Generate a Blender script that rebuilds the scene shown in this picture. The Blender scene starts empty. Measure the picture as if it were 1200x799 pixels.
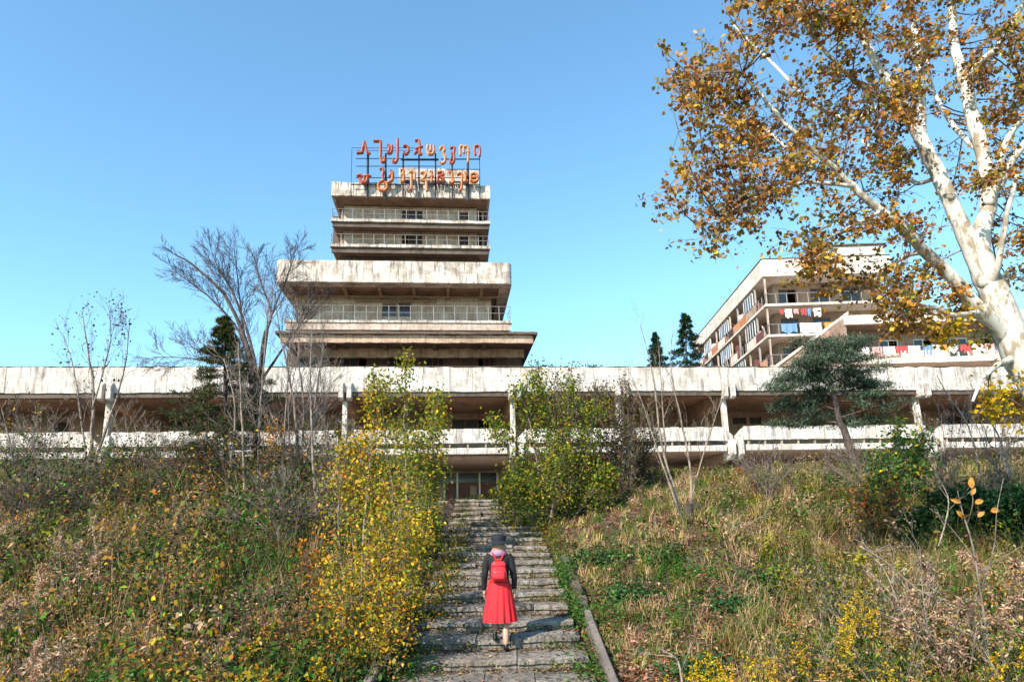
import bpy, bmesh, math, random
import numpy as np
from mathutils import Vector, Matrix, Quaternion, noise
S = bpy.context.scene
COL = S.collection
R = math.radians
PI = math.pi
rng = np.random.default_rng(11)
random.seed(5)

# ------------------------------------------------------------------ camera
F = 800.0; SH = 0.0636
camd = bpy.data.cameras.new('camera'); cam = bpy.data.objects.new('camera', camd); COL.objects.link(cam)
camd.sensor_width = 36; camd.lens = F/1200*36; camd.shift_y = SH
camd.clip_start = 0.1; camd.clip_end = 3000
RM = Matrix.Rotation(R(100), 3, 'X') @ Matrix.Rotation(R(-1.24), 3, 'Z')
cam.matrix_world = RM.to_4x4()
S.camera = cam
# ------------------------------------------------------------------ sky, sun, exposure
SUN_AZ, SUN_EL = 38, 36            # sun behind the camera, to its left
sv = Vector((-math.sin(R(SUN_AZ))*math.cos(R(SUN_EL)), -math.cos(R(SUN_AZ))*math.cos(R(SUN_EL)), math.sin(R(SUN_EL))))
w = bpy.data.worlds.new('World'); S.world = w; w.use_nodes = True
wt = w.node_tree; bg = wt.nodes['Background']
sky = wt.nodes.new('ShaderNodeTexSky'); sky.sky_type = 'NISHITA'; sky.sun_disc = False
sky.sun_elevation = R(SUN_EL); sky.sun_rotation = math.atan2(sv.x, sv.y)
sky.air_density = 1.0; sky.dust_density = 0.25; sky.ozone_density = 1.0; sky.altitude = 100
tint = wt.nodes.new('ShaderNodeMix'); tint.data_type = 'RGBA'; tint.blend_type = 'MULTIPLY'; tint.inputs[0].default_value = 1
tint.inputs[7].default_value = (0.68, 0.96, 0.99, 1)      # clear saturated autumn sky
wt.links.new(sky.outputs[0], tint.inputs[6]); wt.links.new(tint.outputs[2], bg.inputs[0]); bg.inputs[1].default_value = 0.15
sl = bpy.data.lights.new('sun', 'SUN'); sl.energy = 4.3; sl.angle = R(0.5); sl.color = (1, 0.91, 0.79)
so = bpy.data.objects.new('sun', sl); COL.objects.link(so); so.rotation_euler = sv.to_track_quat('Z', 'Y').to_euler()
S.view_settings.view_transform = 'Standard'; S.view_settings.look = 'None'; S.view_settings.exposure = 1.15
S.view_settings.gamma = 1

# ------------------------------------------------------------------ placing helpers
def ray(px, py):
    d = RM @ Vector(((px-600)/F, ((399.5-py)+1200*SH)/F, -1))
    return d
def at(px, py, Y):
    d = ray(px, py); return d*(Y/d.y)
class Frame:
    """local frame of a building: u along its front, v into the depth, z up"""
    def __init__(s, x, y, deg):
        s.o = Vector((x, y, 0)); s.a = R(deg)
        s.u = Vector((math.cos(s.a), math.sin(s.a), 0)); s.v = Vector((-math.sin(s.a), math.cos(s.a), 0))
    def uz(s, px, py, v):
        d = ray(px, py); t = (v + s.o.dot(s.v))/d.dot(s.v)
        p = d*t; return (p-s.o).dot(s.u), p.z
    def root(s, name):
        o = bpy.data.objects.new(name, None); o.location = s.o; o.rotation_euler = (0, 0, s.a); COL.objects.link(o); return o

def tag(o, label=None, cat=None, group=None, kind=None):
    if label: o['label'] = label
    if cat: o['category'] = cat
    if group: o['group'] = group
    if kind: o['kind'] = kind
    return o
def empty(name, loc=(0, 0, 0), label=None, cat=None, group=None):
    o = bpy.data.objects.new(name, None); o.location = loc; COL.objects.link(o); return tag(o, label, cat, group)
def link(name, me, parent=None, mat=None):
    o = bpy.data.objects.new(name, me); COL.objects.link(o)
    if parent: o.parent = parent
    if mat: me.materials.append(mat)
    return o

# ------------------------------------------------------------------ materials
def new_mat(name):
    m = bpy.data.materials.new(name); m.use_nodes = True; nt = m.node_tree
    return m, nt, nt.nodes['Principled BSDF']
def N(nt, t, **k):
    n = nt.nodes.new(t)
    for a, b in k.items():
        if a in n.inputs: n.inputs[a].default_value = b
        else: setattr(n, a, b)
    return n
def coords(nt, scale=(1, 1, 1), loc=(0, 0, 0)):
    tc = N(nt, 'ShaderNodeTexCoord'); mp = N(nt, 'ShaderNodeMapping'); oi = N(nt, 'ShaderNodeObjectInfo')
    mu = N(nt, 'ShaderNodeVectorMath'); mu.operation = 'SCALE'; cb = N(nt, 'ShaderNodeCombineXYZ'); ad = N(nt, 'ShaderNodeVectorMath'); ad.operation = 'ADD'
    for i in range(2): nt.links.new(oi.outputs['Random'], cb.inputs[i])
    nt.links.new(cb.outputs[0], mu.inputs[0]); mu.inputs['Scale'].default_value = 90
    nt.links.new(tc.outputs['Object'], ad.inputs[0]); nt.links.new(mu.outputs[0], ad.inputs[1])
    mp.inputs['Scale'].default_value = scale; mp.inputs['Location'].default_value = loc
    nt.links.new(ad.outputs[0], mp.inputs[0]); return mp
def ramp(nt, src, stops):
    r = N(nt, 'ShaderNodeValToRGB'); e = r.color_ramp.elements
    while len(e) < len(stops): e.new(0.5)
    for q, (p, c) in zip(e, stops):
        q.position = p; q.color = (c, c, c, 1) if isinstance(c, (int, float)) else (*c, 1)
    nt.links.new(src, r.inputs[0]); return r
def mixc(nt, fac, a, b, mode='MIX'):
    m = N(nt, 'ShaderNodeMix'); m.data_type = 'RGBA'; m.blend_type = mode
    for s, i in ((fac, 0), (a, 6), (b, 7)):
        if isinstance(s, (int, float)): m.inputs[i].default_value = s
        elif isinstance(s, tuple): m.inputs[i].default_value = (*s, 1)
        else: nt.links.new(s, m.inputs[i])
    return m.outputs[2]
def concrete(name, base, dark, warm, streak=0.6, sc=1.0, rough=0.9, bump=0.3, peel=0.6):
    m, nt, b = new_mat(name)
    c1 = coords(nt, (sc, sc, sc)); c2 = coords(nt, (3.6*sc, 3.6*sc, 0.5*sc)); c4 = coords(nt, (.5*sc, .5*sc, .9*sc), (3, 7, 1)); c3 = coords(nt, (9*sc, 9*sc, 6*sc))
    n1 = N(nt, 'ShaderNodeTexNoise', Scale=0.6, Detail=7.0, Roughness=0.65); nt.links.new(c1.outputs[0], n1.inputs[0])
    n2 = N(nt, 'ShaderNodeTexNoise', Scale=1.3, Detail=6.0, Roughness=0.6); nt.links.new(c2.outputs[0], n2.inputs[0])
    n3 = N(nt, 'ShaderNodeTexNoise', Scale=1.0, Detail=5.0, Roughness=0.7); nt.links.new(c3.outputs[0], n3.inputs[0])
    r1 = ramp(nt, n1.outputs[0], [(0.42, 0), (0.66, 1)])
    r2 = ramp(nt, n2.outputs[0], [(0.48, 0), (0.70, streak)])
    r3 = ramp(nt, n3.outputs[0], [(0.5, 0), (0.75, 0.7)])
    n4 = N(nt, 'ShaderNodeTexNoise', Scale=1.0, Detail=8.0, Roughness=0.7); nt.links.new(c4.outputs[0], n4.inputs[0]); r4 = ramp(nt, n4.outputs[0], [(0.5, 0), (0.7, streak)])
    c = mixc(nt, r1.outputs[0], base, warm); c = mixc(nt, r4.outputs[0], c, tuple((x+y)/2 for x, y in zip(dark, warm))); c = mixc(nt, r2.outputs[0], c, dark); c = mixc(nt, r3.outputs[0], c, dark)
    n5 = N(nt, 'ShaderNodeTexNoise', Scale=1.7, Detail=9.0, Roughness=0.72); nt.links.new(c4.outputs[0], n5.inputs[0]); r5 = ramp(nt, n5.outputs[0], [(0.585, 0), (0.61, peel)])
    c = mixc(nt, r5.outputs[0], c, tuple(x*.75 for x in warm))
    nt.links.new(c, b.inputs['Base Color']); b.inputs['Roughness'].default_value = rough
    bp = N(nt, 'ShaderNodeBump', Strength=bump, Distance=0.05); nt.links.new(n3.outputs[0], bp.inputs['Height'])
    nt.links.new(bp.outputs[0], b.inputs['Normal'])
    return m
def plain(name, c, rough=0.6, metal=0.0, var=0.25, sc=6.0):
    m, nt, b = new_mat(name); mp = coords(nt, (sc, sc, sc))
    n = N(nt, 'ShaderNodeTexNoise', Scale=1.0, Detail=5.0); nt.links.new(mp.outputs[0], n.inputs[0])
    o = mixc(nt, n.outputs[0], tuple(x*(1-var) for x in c), tuple(min(1, x*(1+var)) for x in c))
    nt.links.new(o, b.inputs['Base Color']); b.inputs['Roughness'].default_value = rough; b.inputs['Metallic'].default_value = metal
    return m
def leafmat(name, trans=0.35, rough=0.7):
    m, nt, b = new_mat(name)
    a = N(nt, 'ShaderNodeAttribute'); a.attribute_name = 'tint'
    nt.links.new(a.outputs['Color'], b.inputs['Base Color']); b.inputs['Roughness'].default_value = rough
    b.inputs['Specular IOR Level'].default_value = 0.12
    t = N(nt, 'ShaderNodeBsdfTranslucent'); nt.links.new(a.outputs['Color'], t.inputs[0])
    mx = N(nt, 'ShaderNodeMixShader'); mx.inputs[0].default_value = trans
    nt.links.new(b.outputs[0], mx.inputs[1]); nt.links.new(t.outputs[0], mx.inputs[2])
    nt.links.new(mx.outputs[0], nt.nodes['Material Output'].inputs[0]); return m
def barkmat(name, base, dark, sc=8.0, lo=0.45, hi=0.6):
    m, nt, b = new_mat(name); mp = coords(nt, (sc, sc, sc*0.45))
    n = N(nt, 'ShaderNodeTexNoise', Scale=1.0, Detail=6.0, Roughness=0.65); nt.links.new(mp.outputs[0], n.inputs[0])
    r = ramp(nt, n.outputs[0], [(lo, 0), (hi, 1)])
    nt.links.new(mixc(nt, r.outputs[0], base, dark), b.inputs['Base Color']); b.inputs['Roughness'].default_value = 0.85
    bp = N(nt, 'ShaderNodeBump', Strength=0.5, Distance=0.03); nt.links.new(n.outputs[0], bp.inputs['Height'])
    nt.links.new(bp.outputs[0], b.inputs['Normal']); return m

M = {}
M['white'] = concrete('stained_white_concrete', (0.64, 0.585, 0.53), (0.13, 0.115, 0.11), (0.46, 0.39, 0.33), 0.9, 1.0)
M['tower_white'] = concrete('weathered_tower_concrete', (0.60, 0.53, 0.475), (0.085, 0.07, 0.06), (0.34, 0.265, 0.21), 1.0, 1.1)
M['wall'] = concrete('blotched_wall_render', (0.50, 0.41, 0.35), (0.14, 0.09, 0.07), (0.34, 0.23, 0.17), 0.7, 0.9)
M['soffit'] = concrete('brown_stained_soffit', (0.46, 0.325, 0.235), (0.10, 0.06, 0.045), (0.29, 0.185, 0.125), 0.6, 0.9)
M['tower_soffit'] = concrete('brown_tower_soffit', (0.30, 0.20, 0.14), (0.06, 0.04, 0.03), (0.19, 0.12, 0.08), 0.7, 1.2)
M['darkroof_shade'] = concrete('dark_concrete_and_shade', (0.12, 0.085, 0.065), (0.03, 0.024, 0.02), (0.075, 0.05, 0.035), 0.6, 0.6)  # dark roofs and flashings; also painted shade on tower beams and wall blocks
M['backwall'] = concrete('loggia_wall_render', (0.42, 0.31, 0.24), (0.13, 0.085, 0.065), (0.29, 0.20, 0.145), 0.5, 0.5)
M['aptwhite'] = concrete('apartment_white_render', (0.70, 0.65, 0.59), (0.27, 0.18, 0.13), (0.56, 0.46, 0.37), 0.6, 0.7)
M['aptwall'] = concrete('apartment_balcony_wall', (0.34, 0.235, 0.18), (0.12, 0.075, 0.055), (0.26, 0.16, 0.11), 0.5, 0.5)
M['stone'] = concrete('old_step_concrete', (0.32, 0.28, 0.235), (0.035, 0.03, 0.024), (0.15, 0.12, 0.09), 1.0, 2.6, bump=1.0)
M['kerb'] = concrete('kerb_concrete', (0.19, 0.155, 0.13), (0.06, 0.05, 0.045), (0.13, 0.10, 0.08), 0.5, 2.0)
M['soil'] = concrete('hill_soil', (0.10, 0.07, 0.048), (0.03, 0.024, 0.017), (0.07, 0.06, 0.03), 0.5, 1.5, bump=1)
M['paving'] = concrete('terrace_paving', (0.42, 0.38, 0.33), (0.18, 0.16, 0.13), (0.3, 0.27, 0.22), 0.4, 1.0)
M['glass'] = plain('dusty_glass', (0.035, 0.04, 0.045), 0.15, 0, 0.4, 3)
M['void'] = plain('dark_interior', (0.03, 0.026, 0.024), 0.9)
M['redwood'] = plain('maroon_wood', (0.13, 0.035, 0.025), 0.6)
M['winred'] = plain('brown_window_frame', (0.16, 0.07, 0.05), 0.7)
M['whitepaint'] = plain('white_paint', (0.7, 0.68, 0.64), 0.5)
M['rust'] = plain('rusty_steel', (0.07, 0.035, 0.03), 0.7, 0.3, 0.5, 3)
M['darksteel'] = plain('dark_steel', (0.03, 0.03, 0.045), 0.6, 0.3)
M['rail'] = plain('railing_paint', (0.30, 0.26, 0.25), 0.6, 0.2)
M['sign_red'] = plain('faded_red_letter', (0.34, 0.08, 0.04), 0.6, 0, 0.45, 1.3)
M['sign_orange'] = plain('faded_orange_letter', (0.44, 0.14, 0.04), 0.6, 0, 0.4, 1.3)
M['sign_pale'] = plain('bleached_letter', (0.50, 0.22, 0.10), 0.6, 0, 0.35, 1.3)
M['leaf'] = leafmat('leaf_tissue', 0.35)
M['dryleaf'] = leafmat('dry_leaf_tissue', 0.2, 0.8)
M['birchbark'] = barkmat('pale_peeling_bark', (0.58, 0.53, 0.46), (0.26, 0.21, 0.15), 6, 0.50, 0.60)
M['greybark'] = barkmat('grey_bark', (0.20, 0.155, 0.13), (0.08, 0.06, 0.05), 12)
M['darkbark'] = barkmat('dark_bark', (0.075, 0.05, 0.042), (0.03, 0.022, 0.02), 12)
M['palebark'] = barkmat('pale_sapling_bark', (0.26, 0.205, 0.16), (0.10, 0.075, 0.06), 14)
M['orangelamp'] = plain('tangerine_leaf', (0.34, 0.15, 0.02), 0.7, 0, 0.55, 14)

# ------------------------------------------------------------------ mesh helpers
class MB:
    def __init__(s): s.v = []; s.f = []; s.m = []
    def box(s, u0, u1, v0, v1, z0, z1):
        b = len(s.v)
        s.v += [(u0, v0, z0), (u1, v0, z0), (u1, v1, z0), (u0, v1, z0), (u0, v0, z1), (u1, v0, z1), (u1, v1, z1), (u0, v1, z1)]
        s.f += [tuple(b+i for i in q) for q in ((0, 3, 2, 1), (4, 5, 6, 7), (0, 1, 5, 4), (1, 2, 6, 5), (2, 3, 7, 6), (3, 0, 4, 7))]; return s
    def prism(s, pts, ax, a0, a1):
        """closed polygon pts extruded along axis ax (0=u: pts are (v,z); 1=v: pts are (u,z); 2=z: pts are (u,v))"""
        b = len(s.v); n = len(pts)
        for a in (a0, a1):
            for p in pts: s.v.append((a, p[0], p[1]) if ax == 0 else ((p[0], a, p[1]) if ax == 1 else (p[0], p[1], a)))
        s.f.append(tuple(range(b, b+n))); s.f.append(tuple(range(b+2*n-1, b+n-1, -1)))
        for i in range(n):
            j = (i+1) % n; s.f.append((b+i, b+n+i, b+n+j, b+j))
        return s
    def bar(s, p, q, r, n=4, r2=None):
        p = Vector(p); q = Vector(q); d = (q-p)
        if d.length < 1e-6: return s
        d.normalize(); a = d.orthogonal().normalized(); c = d.cross(a); b = len(s.v)
        r2 = r if r2 is None else r2
        for P, rr in ((p, r), (q, r2)):
            for i in range(n):
                t = 2*PI*(i+0.5)/n; s.v.append(tuple(P+(a*math.cos(t)+c*math.sin(t))*rr))
        for i in range(n):
            j = (i+1) % n; s.f.append((b+i, b+j, b+n+j, b+n+i))
        s.f.append(tuple(range(b+n-1, b-1, -1))); s.f.append(tuple(range(b+n, b+2*n))); return s
    def path(s, pts, r, n=5):
        for a, b in zip(pts[:-1], pts[1:]): s.bar(a, b, r, n)
        return s
    def build(s, name, mat, parent=None, smooth=False, bevel=0):
        me = bpy.data.meshes.new(name); me.from_pydata(s.v, [], s.f)
        bm = bmesh.new(); bm.from_mesh(me); bmesh.ops.recalc_face_normals(bm, faces=bm.faces)
        if bevel: bmesh.ops.bevel(bm, geom=bm.edges[:], offset=bevel, segments=2, affect='EDGES')
        bm.to_mesh(me); bm.free()
        if smooth:
            for p in me.polygons: p.use_smooth = True
        return link(name, me, parent, mat)
    rects = None

def np_mesh(name, V, nper, mat, parent=None, tint=None, smooth=False):
    """V: (n, nper, 3) separate polygons of nper corners"""
    n = V.shape[0]; me = bpy.data.meshes.new(name)
    me.vertices.add(n*nper); me.vertices.foreach_set('co', V.reshape(-1).astype(np.float32))
    me.loops.add(n*nper); me.loops.foreach_set('vertex_index', np.arange(n*nper, dtype=np.int32))
    me.polygons.add(n); me.polygons.foreach_set('loop_start', np.arange(0, n*nper, nper, dtype=np.int32))
    me.update(calc_edges=True)
    if tint is not None:
        at_ = me.attributes.new('tint', 'FLOAT_COLOR', 'FACE')
        c = np.ones((n, 4), np.float32); c[:, :3] = np.clip(tint, 0.003, 0.9); at_.data.foreach_set('color', c.reshape(-1))
    return link(name, me, parent, mat)

def unit(a): return a/np.maximum(np.linalg.norm(a, axis=-1, keepdims=True), 1e-9)
def leaf_quads(P, size, rs=rng, up=0.5, aspect=0.55, flat=None):
    """kite-shaped folded leaves at P"""
    n = len(P); d = unit(rs.normal(size=(n, 3)) + np.array([0, 0, -0.2])); nr = rs.normal(size=(n, 3)); nr[:, 2] = np.abs(nr[:, 2])+up
    if flat is not None: d[:, 2] *= flat; d = unit(d)
    sd = unit(np.cross(d, nr)); no = np.cross(sd, d)
    s = (size*rs.uniform(0.6, 1.35, n))[:, None]
    a = P; b = P+d*s*0.45+sd*s*aspect*0.5+no*s*0.10; c = P+d*s; e = P+d*s*0.45-sd*s*aspect*0.5+no*s*0.10
    return np.stack([a, b, c, e], 1)
def vary(col, n, rs=rng, v=0.25, hue=0.12):
    c = np.asarray(col, float)
    if c.ndim == 1: c = np.tile(c, (n, 1))
    return c*(1+rs.normal(size=(n, 1))*v).clip(0.3, 2.0)*(1+rs.normal(size=(n, 3))*hue).clip(0.5, 1.6)
def pick(cols, wts, n, rs=rng):
    wts = np.array(wts, float); return np.array(cols, float)[rs.choice(len(cols), n, p=wts/wts.sum())]
def seg_quads(A, B, ra, rb):
    """three-sided tapered twigs as quads"""
    d = unit(B-A); h = np.where(np.abs(d[:, 2:3]) > 0.9, np.array([[1., 0, 0]]), np.array([[0, 0, 1.]]))
    a = unit(np.cross(d, h)); c = np.cross(d, a); out = []
    ring = [(math.cos(t), math.sin(t)) for t in (0.3, 0.3+2*PI/3, 0.3+4*PI/3)]
    ra = ra[:, None]; rb = rb[:, None]
    for i in range(3):
        x0, y0 = ring[i]; x1, y1 = ring[(i+1) % 3]
        out.append(np.stack([A+(a*x0+c*y0)*ra, A+(a*x1+c*y1)*ra, B+(a*x1+c*y1)*rb, B+(a*x0+c*y0)*rb], 1))
    return np.concatenate(out, 0)
def limb(pts, rad, n=9, sub=4, wob=0.0):
    """smooth tapered limb through points; returns verts, faces"""
    pts = [Vector(p) for p in pts]; P = []; Rr = []
    k = len(pts)
    for i in range(k-1):
        p0 = pts[max(i-1, 0)]; p1 = pts[i]; p2 = pts[i+1]; p3 = pts[min(i+2, k-1)]
        for j in range(sub):
            t = j/sub
            q = 0.5*((2*p1)+(p2-p0)*t+(2*p0-5*p1+4*p2-p3)*t*t+(3*p1-p0-3*p2+p3)*t**3)
            P.append(q+Vector((random.gauss(0, wob), random.gauss(0, wob), random.gauss(0, wob)))); Rr.append(rad[i]+(rad[i+1]-rad[i])*t)
    P.append(pts[-1]); Rr.append(rad[-1])
    V = []; Fc = []; up = Vector((0.13, 1, 0.07))
    for i, (p, r) in enumerate(zip(P, Rr)):
        d = (P[min(i+1, len(P)-1)]-P[max(i-1, 0)]).normalized()
        a = d.cross(up).normalized(); c = d.cross(a)
        for j in range(n):
            t = 2*PI*j/n; rr = r*(1+0.06*math.sin(3*t+i*0.7)); V.append(tuple(p+(a*math.cos(t)+c*math.sin(t))*rr))
        if i:
            for j in range(n):
                b = i*n; Fc.append((b-n+j, b-n+(j+1) % n, b+(j+1) % n, b+j))
    Fc.append(tuple(range(n))[::-1]); Fc.append(tuple(range(len(V)-n, len(V))))
    return V, Fc, P
def limbs_obj(name, limbs, mat, parent, n=9, wob=0.0):
    mb = MB()
    for pts, rad in limbs:
        V, Fc, _ = limb(pts, rad, n, wob=wob); b = len(mb.v); mb.v += V; mb.f += [tuple(b+i for i in f) for f in Fc]
    return mb.build(name, mat, parent, smooth=True)

# ------------------------------------------------------------------ terrain
def sm(x, a, b):
    t = np.clip((x-a)/(b-a), 0, 1); return t*t*(3-2*t)
def stair_x(Y): return -0.03*Y
def hfun(X, Y):
    X = np.asarray(X, float); Y = np.asarray(Y, float)
    g = np.interp(Y, [-60, 3, 7.4, 22.3, 24, 40, 60, 140], [-2.6, -2.25, -2.3, 0.72, 0.80, 0.95, 1.0, 3.0])
    sd = np.abs(X-stair_x(Y)); k = sm(sd, 1.35, 4.5)
    lift = np.interp(Y, [0, 5, 9, 14, 20, 26, 36, 44, 90], [0.0, 0.1, 0.35, 0.7, 0.95, 0.9, 0.35, 0.0, 0.0])
    lift = lift*np.where(X > 0, 0.75, 1.0)
    n = 0.16*np.sin(X*0.9+1.3)*np.sin(Y*0.7+0.4)+0.09*np.sin(X*2.1+Y*1.3)+0.05*np.sin(X*4.3-Y*3.1)
    out = g+k*(lift+n*np.interp(Y, [0, 30, 42], [1, 1, 0.1])) 
    return out-0.10*(1-sm(sd, 1.1, 1.5))*((Y > 7) & (Y < 22.3))
def ground_z(x, y): return float(hfun(x, y))
def make_ground():
    xs = np.unique(np.concatenate([np.linspace(-600, -40, 12), np.linspace(-40, -10, 50), np.linspace(-10, 10, 130), np.linspace(10, 40, 50), np.linspace(40, 600, 12)]))
    ys = np.unique(np.concatenate([np.linspace(-60, 2, 12), np.linspace(2, 26, 150), np.linspace(26, 60, 30), np.linspace(60, 900, 12)]))
    X, Y = np.meshgrid(xs, ys); Z = hfun(X, Y); Z = np.where(Y > 140, 3.0, Z)
    nx, ny = len(xs), len(ys); V = np.stack([X, Y, Z], -1).reshape(-1, 3)
    f = [(j*nx+i, j*nx+i+1, (j+1)*nx+i+1, (j+1)*nx+i) for j in range(ny-1) for i in range(nx-1)]
    me = bpy.data.meshes.new('ground'); me.from_pydata(V.tolist(), [], f)
    for p in me.polygons: p.use_smooth = True
    tag(link('ground', me, None, M['soil']), 'earthy overgrown hillside rising to the concrete building', kind='structure')
make_ground()
FW = Frame(0, 44, 5.3)
mb = MB(); mb.box(-60, 60, -17.5, 15, 0.6, 1.02)  # unseen terrace, added pale so that it bounces light into the soffits
o = mb.build('pavement', M['paving']); o.location = FW.o; o.rotation_euler = (0, 0, FW.a)
tag(o, 'unseen pale terrace paving bouncing light in front of the long building', kind='structure')

# ------------------------------------------------------------------ long low building
def wall_mb(mb, u0, u1, z0, z1, v0, v1, ops):
    """wall with rectangular openings ops = (ua, ub, za, zb)"""
    ops = sorted(ops); u = u0
    for a, b, c, d in ops:
        if a > u: mb.box(u, a, v0, v1, z0, z1)
        if c > z0: mb.box(a, b, v0, v1, z0, c)
        if d < z1: mb.box(a, b, v0, v1, d, z1)
        u = b
    if u < u1: mb.box(u, u1, v0, v1, z0, z1)
def window(root, a, b, c, d, v, fr, npane=2, t=0.06, glass=True, name='window'):
    m = MB(); m.box(a, b, v, v+t, c, c+t); m.box(a, b, v, v+t, d-t, d); m.box(a, a+t, v, v+t, c+t, d-t); m.box(b-t, b, v, v+t, c+t, d-t)
    for i in range(1, npane):
        x = a+(b-a)*i/npane; m.box(x-t/2, x+t/2, v, v+t, c+t, d-t)
    o = m.build(name, fr, root)
    if glass:
        for i in range(npane):
            x0 = a+(b-a)*i/npane; x1 = a+(b-a)*(i+1)/npane
            if random.random() < 0.8:
                g = MB().box(x0+t*0.6, x1-t*0.6, v+0.02, v+0.035, c+t, d-t).build('pane', M['glass'], o)
    return o
def rough_panel(root, name, u0, u1, z0, z1, v0, v1, mat, amp=0.03):
    """precast panel with a chipped, uneven outline"""
    n = max(2, int((u1-u0)/0.5)); top = []; bot = []
    for i in range(n+1):
        x = u0+(u1-u0)*i/n
        top.append((x, z1+random.uniform(-amp, amp*0.5))); bot.append((x, z0+random.uniform(-amp*0.4, amp*0.4)))
    mb = MB(); k = random.uniform(-0.02, 0.02)
    b = 0
    for (x, z) in bot: mb.v += [(x, v0+k, z), (x, v1, z)]
    for (x, z) in top: mb.v += [(x, v0+k, z), (x, v1, z)]
    o2 = 2*(n+1)
    for i in range(n):
        a = 2*i; mb.f += [(a, a+2, o2+a+2, o2+a), (a+1, o2+a+1, o2+a+3, a+3), (o2+a, o2+a+2, o2+a+3, o2+a+1), (a, a+1, a+3, a+2)]
    mb.f += [(0, o2, o2+1, 1), (2*n, 2*n+1, o2+2*n+1, o2+2*n)]
    return mb.build(name, mat, root)

def build_wing():
    fr = FW; rt = fr.root('long_building')
    tag(rt, 'long low abandoned concrete building with white parapet bands across the hilltop', 'building')
    zt = fr.uz(600, 430, 0)[1]; zb = fr.uz(600, 458.5, 0)[1]
    bt = fr.uz(600, 502, -0.3)[1]; bb = fr.uz(600, 518.5, -0.3)[1]
    lt = fr.uz(600, 524, -0.5)[1]; lb = fr.uz(600, 531, -0.5)[1]
    fins = [fr.uz(p, 458, 0)[0] for p in (-160, 125, 405, 603, 728, 853, 1081, 1240)]
    U0, U1 = fins[0]-8, fins[-1]+10
    # roof parapet of precast panels
    u = U0
    while u < U1:
        wdt = 3.2; rough_panel(rt, 'parapet_panel', u+0.012, min(u+wdt, U1)-0.012, zb, zt, 0, 0.25, M['white'], 0.06); u += wdt
    MB().box(U0, U1, 0.02, 0.6, zt+0.02, zt+0.06).build('roof_edge_flashing', M['darkroof_shade'], rt)
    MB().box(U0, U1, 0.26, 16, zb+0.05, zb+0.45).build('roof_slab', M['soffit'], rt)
    MB().box(U0, U1, 0.10, 0.5, zb-0.30, zb-0.01).build('edge_beam', M['darkroof_shade'], rt)
    # transverse roof beams with pairs of bracket prongs in front
    for f in fins:
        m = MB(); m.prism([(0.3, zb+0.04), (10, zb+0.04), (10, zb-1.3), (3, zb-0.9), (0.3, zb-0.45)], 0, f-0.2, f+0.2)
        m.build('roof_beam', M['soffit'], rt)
        for s in (-1, 1):
            c = f+s*0.26
            MB().prism([(-0.34, zb+0.42), (-0.10, zb+0.62), (0.3, zb+0.62), (0.3, zb-0.55), (-0.16, zb-0.55), (-0.34, zb-0.42)], 0, c-0.15, c+0.15).build('bracket', M['white'], rt, bevel=0.02)
        # slim column on the balcony
        if f > U0+9:
            MB().prism([(0.4, lb+0.3), (0.75, lb+0.3), (0.95, zb-0.4), (0.55, zb-0.4)], 0, f-0.16-0.1, f+0.16-0.1).build('column', M['white'], rt, bevel=0.02)
        for s in (-1, 1):
            c = f+s*0.28
            MB().prism([(-0.95, lt+0.1), (-0.75, lt+0.35), (0.3, lt+0.35), (0.6, lb-0.55), (-0.5, lb-0.55), (-0.9, lb-0.25)], 0, c-0.16, c+0.16).build('bracket', M['white'], rt, bevel=0.02)
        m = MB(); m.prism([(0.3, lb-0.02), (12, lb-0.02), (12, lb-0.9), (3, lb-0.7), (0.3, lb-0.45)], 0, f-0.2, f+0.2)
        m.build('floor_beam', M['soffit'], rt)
    # loggia back wall with openings
    zf = lb+0.25
    ops = []
    for a, b, c, d in ((858, 875, 487, 497), (878, 893, 487, 497), (805, 818, 484, 498), (640, 655, 486, 500), (1100, 1150, 484, 500), (530, 560, 484, 503), (560, 590, 484, 503), (200, 230, 492, 505), (60, 80, 492, 506), (300, 330, 490, 505)):
        ua, zd = fr.uz(a, c, 9); ub, zc = fr.uz(b, d, 9); ops.append((ua, ub, max(zc, zf+0.1), min(zd, zb-0.4)))
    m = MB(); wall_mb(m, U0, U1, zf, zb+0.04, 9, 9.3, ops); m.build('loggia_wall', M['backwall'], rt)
    for q in ops: window(rt, q[0], q[1], q[2], q[3], 9.12, M['winred'], 2)
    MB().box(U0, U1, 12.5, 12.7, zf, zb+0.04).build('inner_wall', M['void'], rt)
    # cross walls in the loggia at some beams
    for f in (fins[2]-0.1, fins[5]+0.1):
        MB().box(f-0.12, f+0.12, 4.5, 9, zf, zb-1.0).build('cross_wall', M['backwall'], rt)
    # balcony: floor slab, lip, little props, parapet
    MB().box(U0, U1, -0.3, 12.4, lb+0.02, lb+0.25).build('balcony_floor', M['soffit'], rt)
    for i in range(len(fins)-1):
        a, b = fins[i]+0.6, fins[i+1]-0.6
        n = max(1, round((b-a)/3.3)); 
        proud = (0, 0, 0, 0, 0.0, 0.35, 0.35, 0)[i]
        for k in range(n):
            p, q = a+(b-a)*k/n, a+(b-a)*(k+1)/n
            rough_panel(rt, 'balcony_panel', p+0.012, q-0.012, bb, bt, -0.3-proud, -0.16-proud, M['white'], 0.05)
            rough_panel(rt, 'slab_edge', p+0.006, q-0.006, lb, lt, -0.5-proud, 0.0, M['white'], 0.015)
        x = a+0.3; m = MB()
        while x < b-0.2: m.box(x-0.05, x+0.05, -0.22-proud, -0.10-proud, lt, bb-0.01); x += 1.15
        m.build('prop', M['backwall'], rt)['kind'] = 'stuff'
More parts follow.
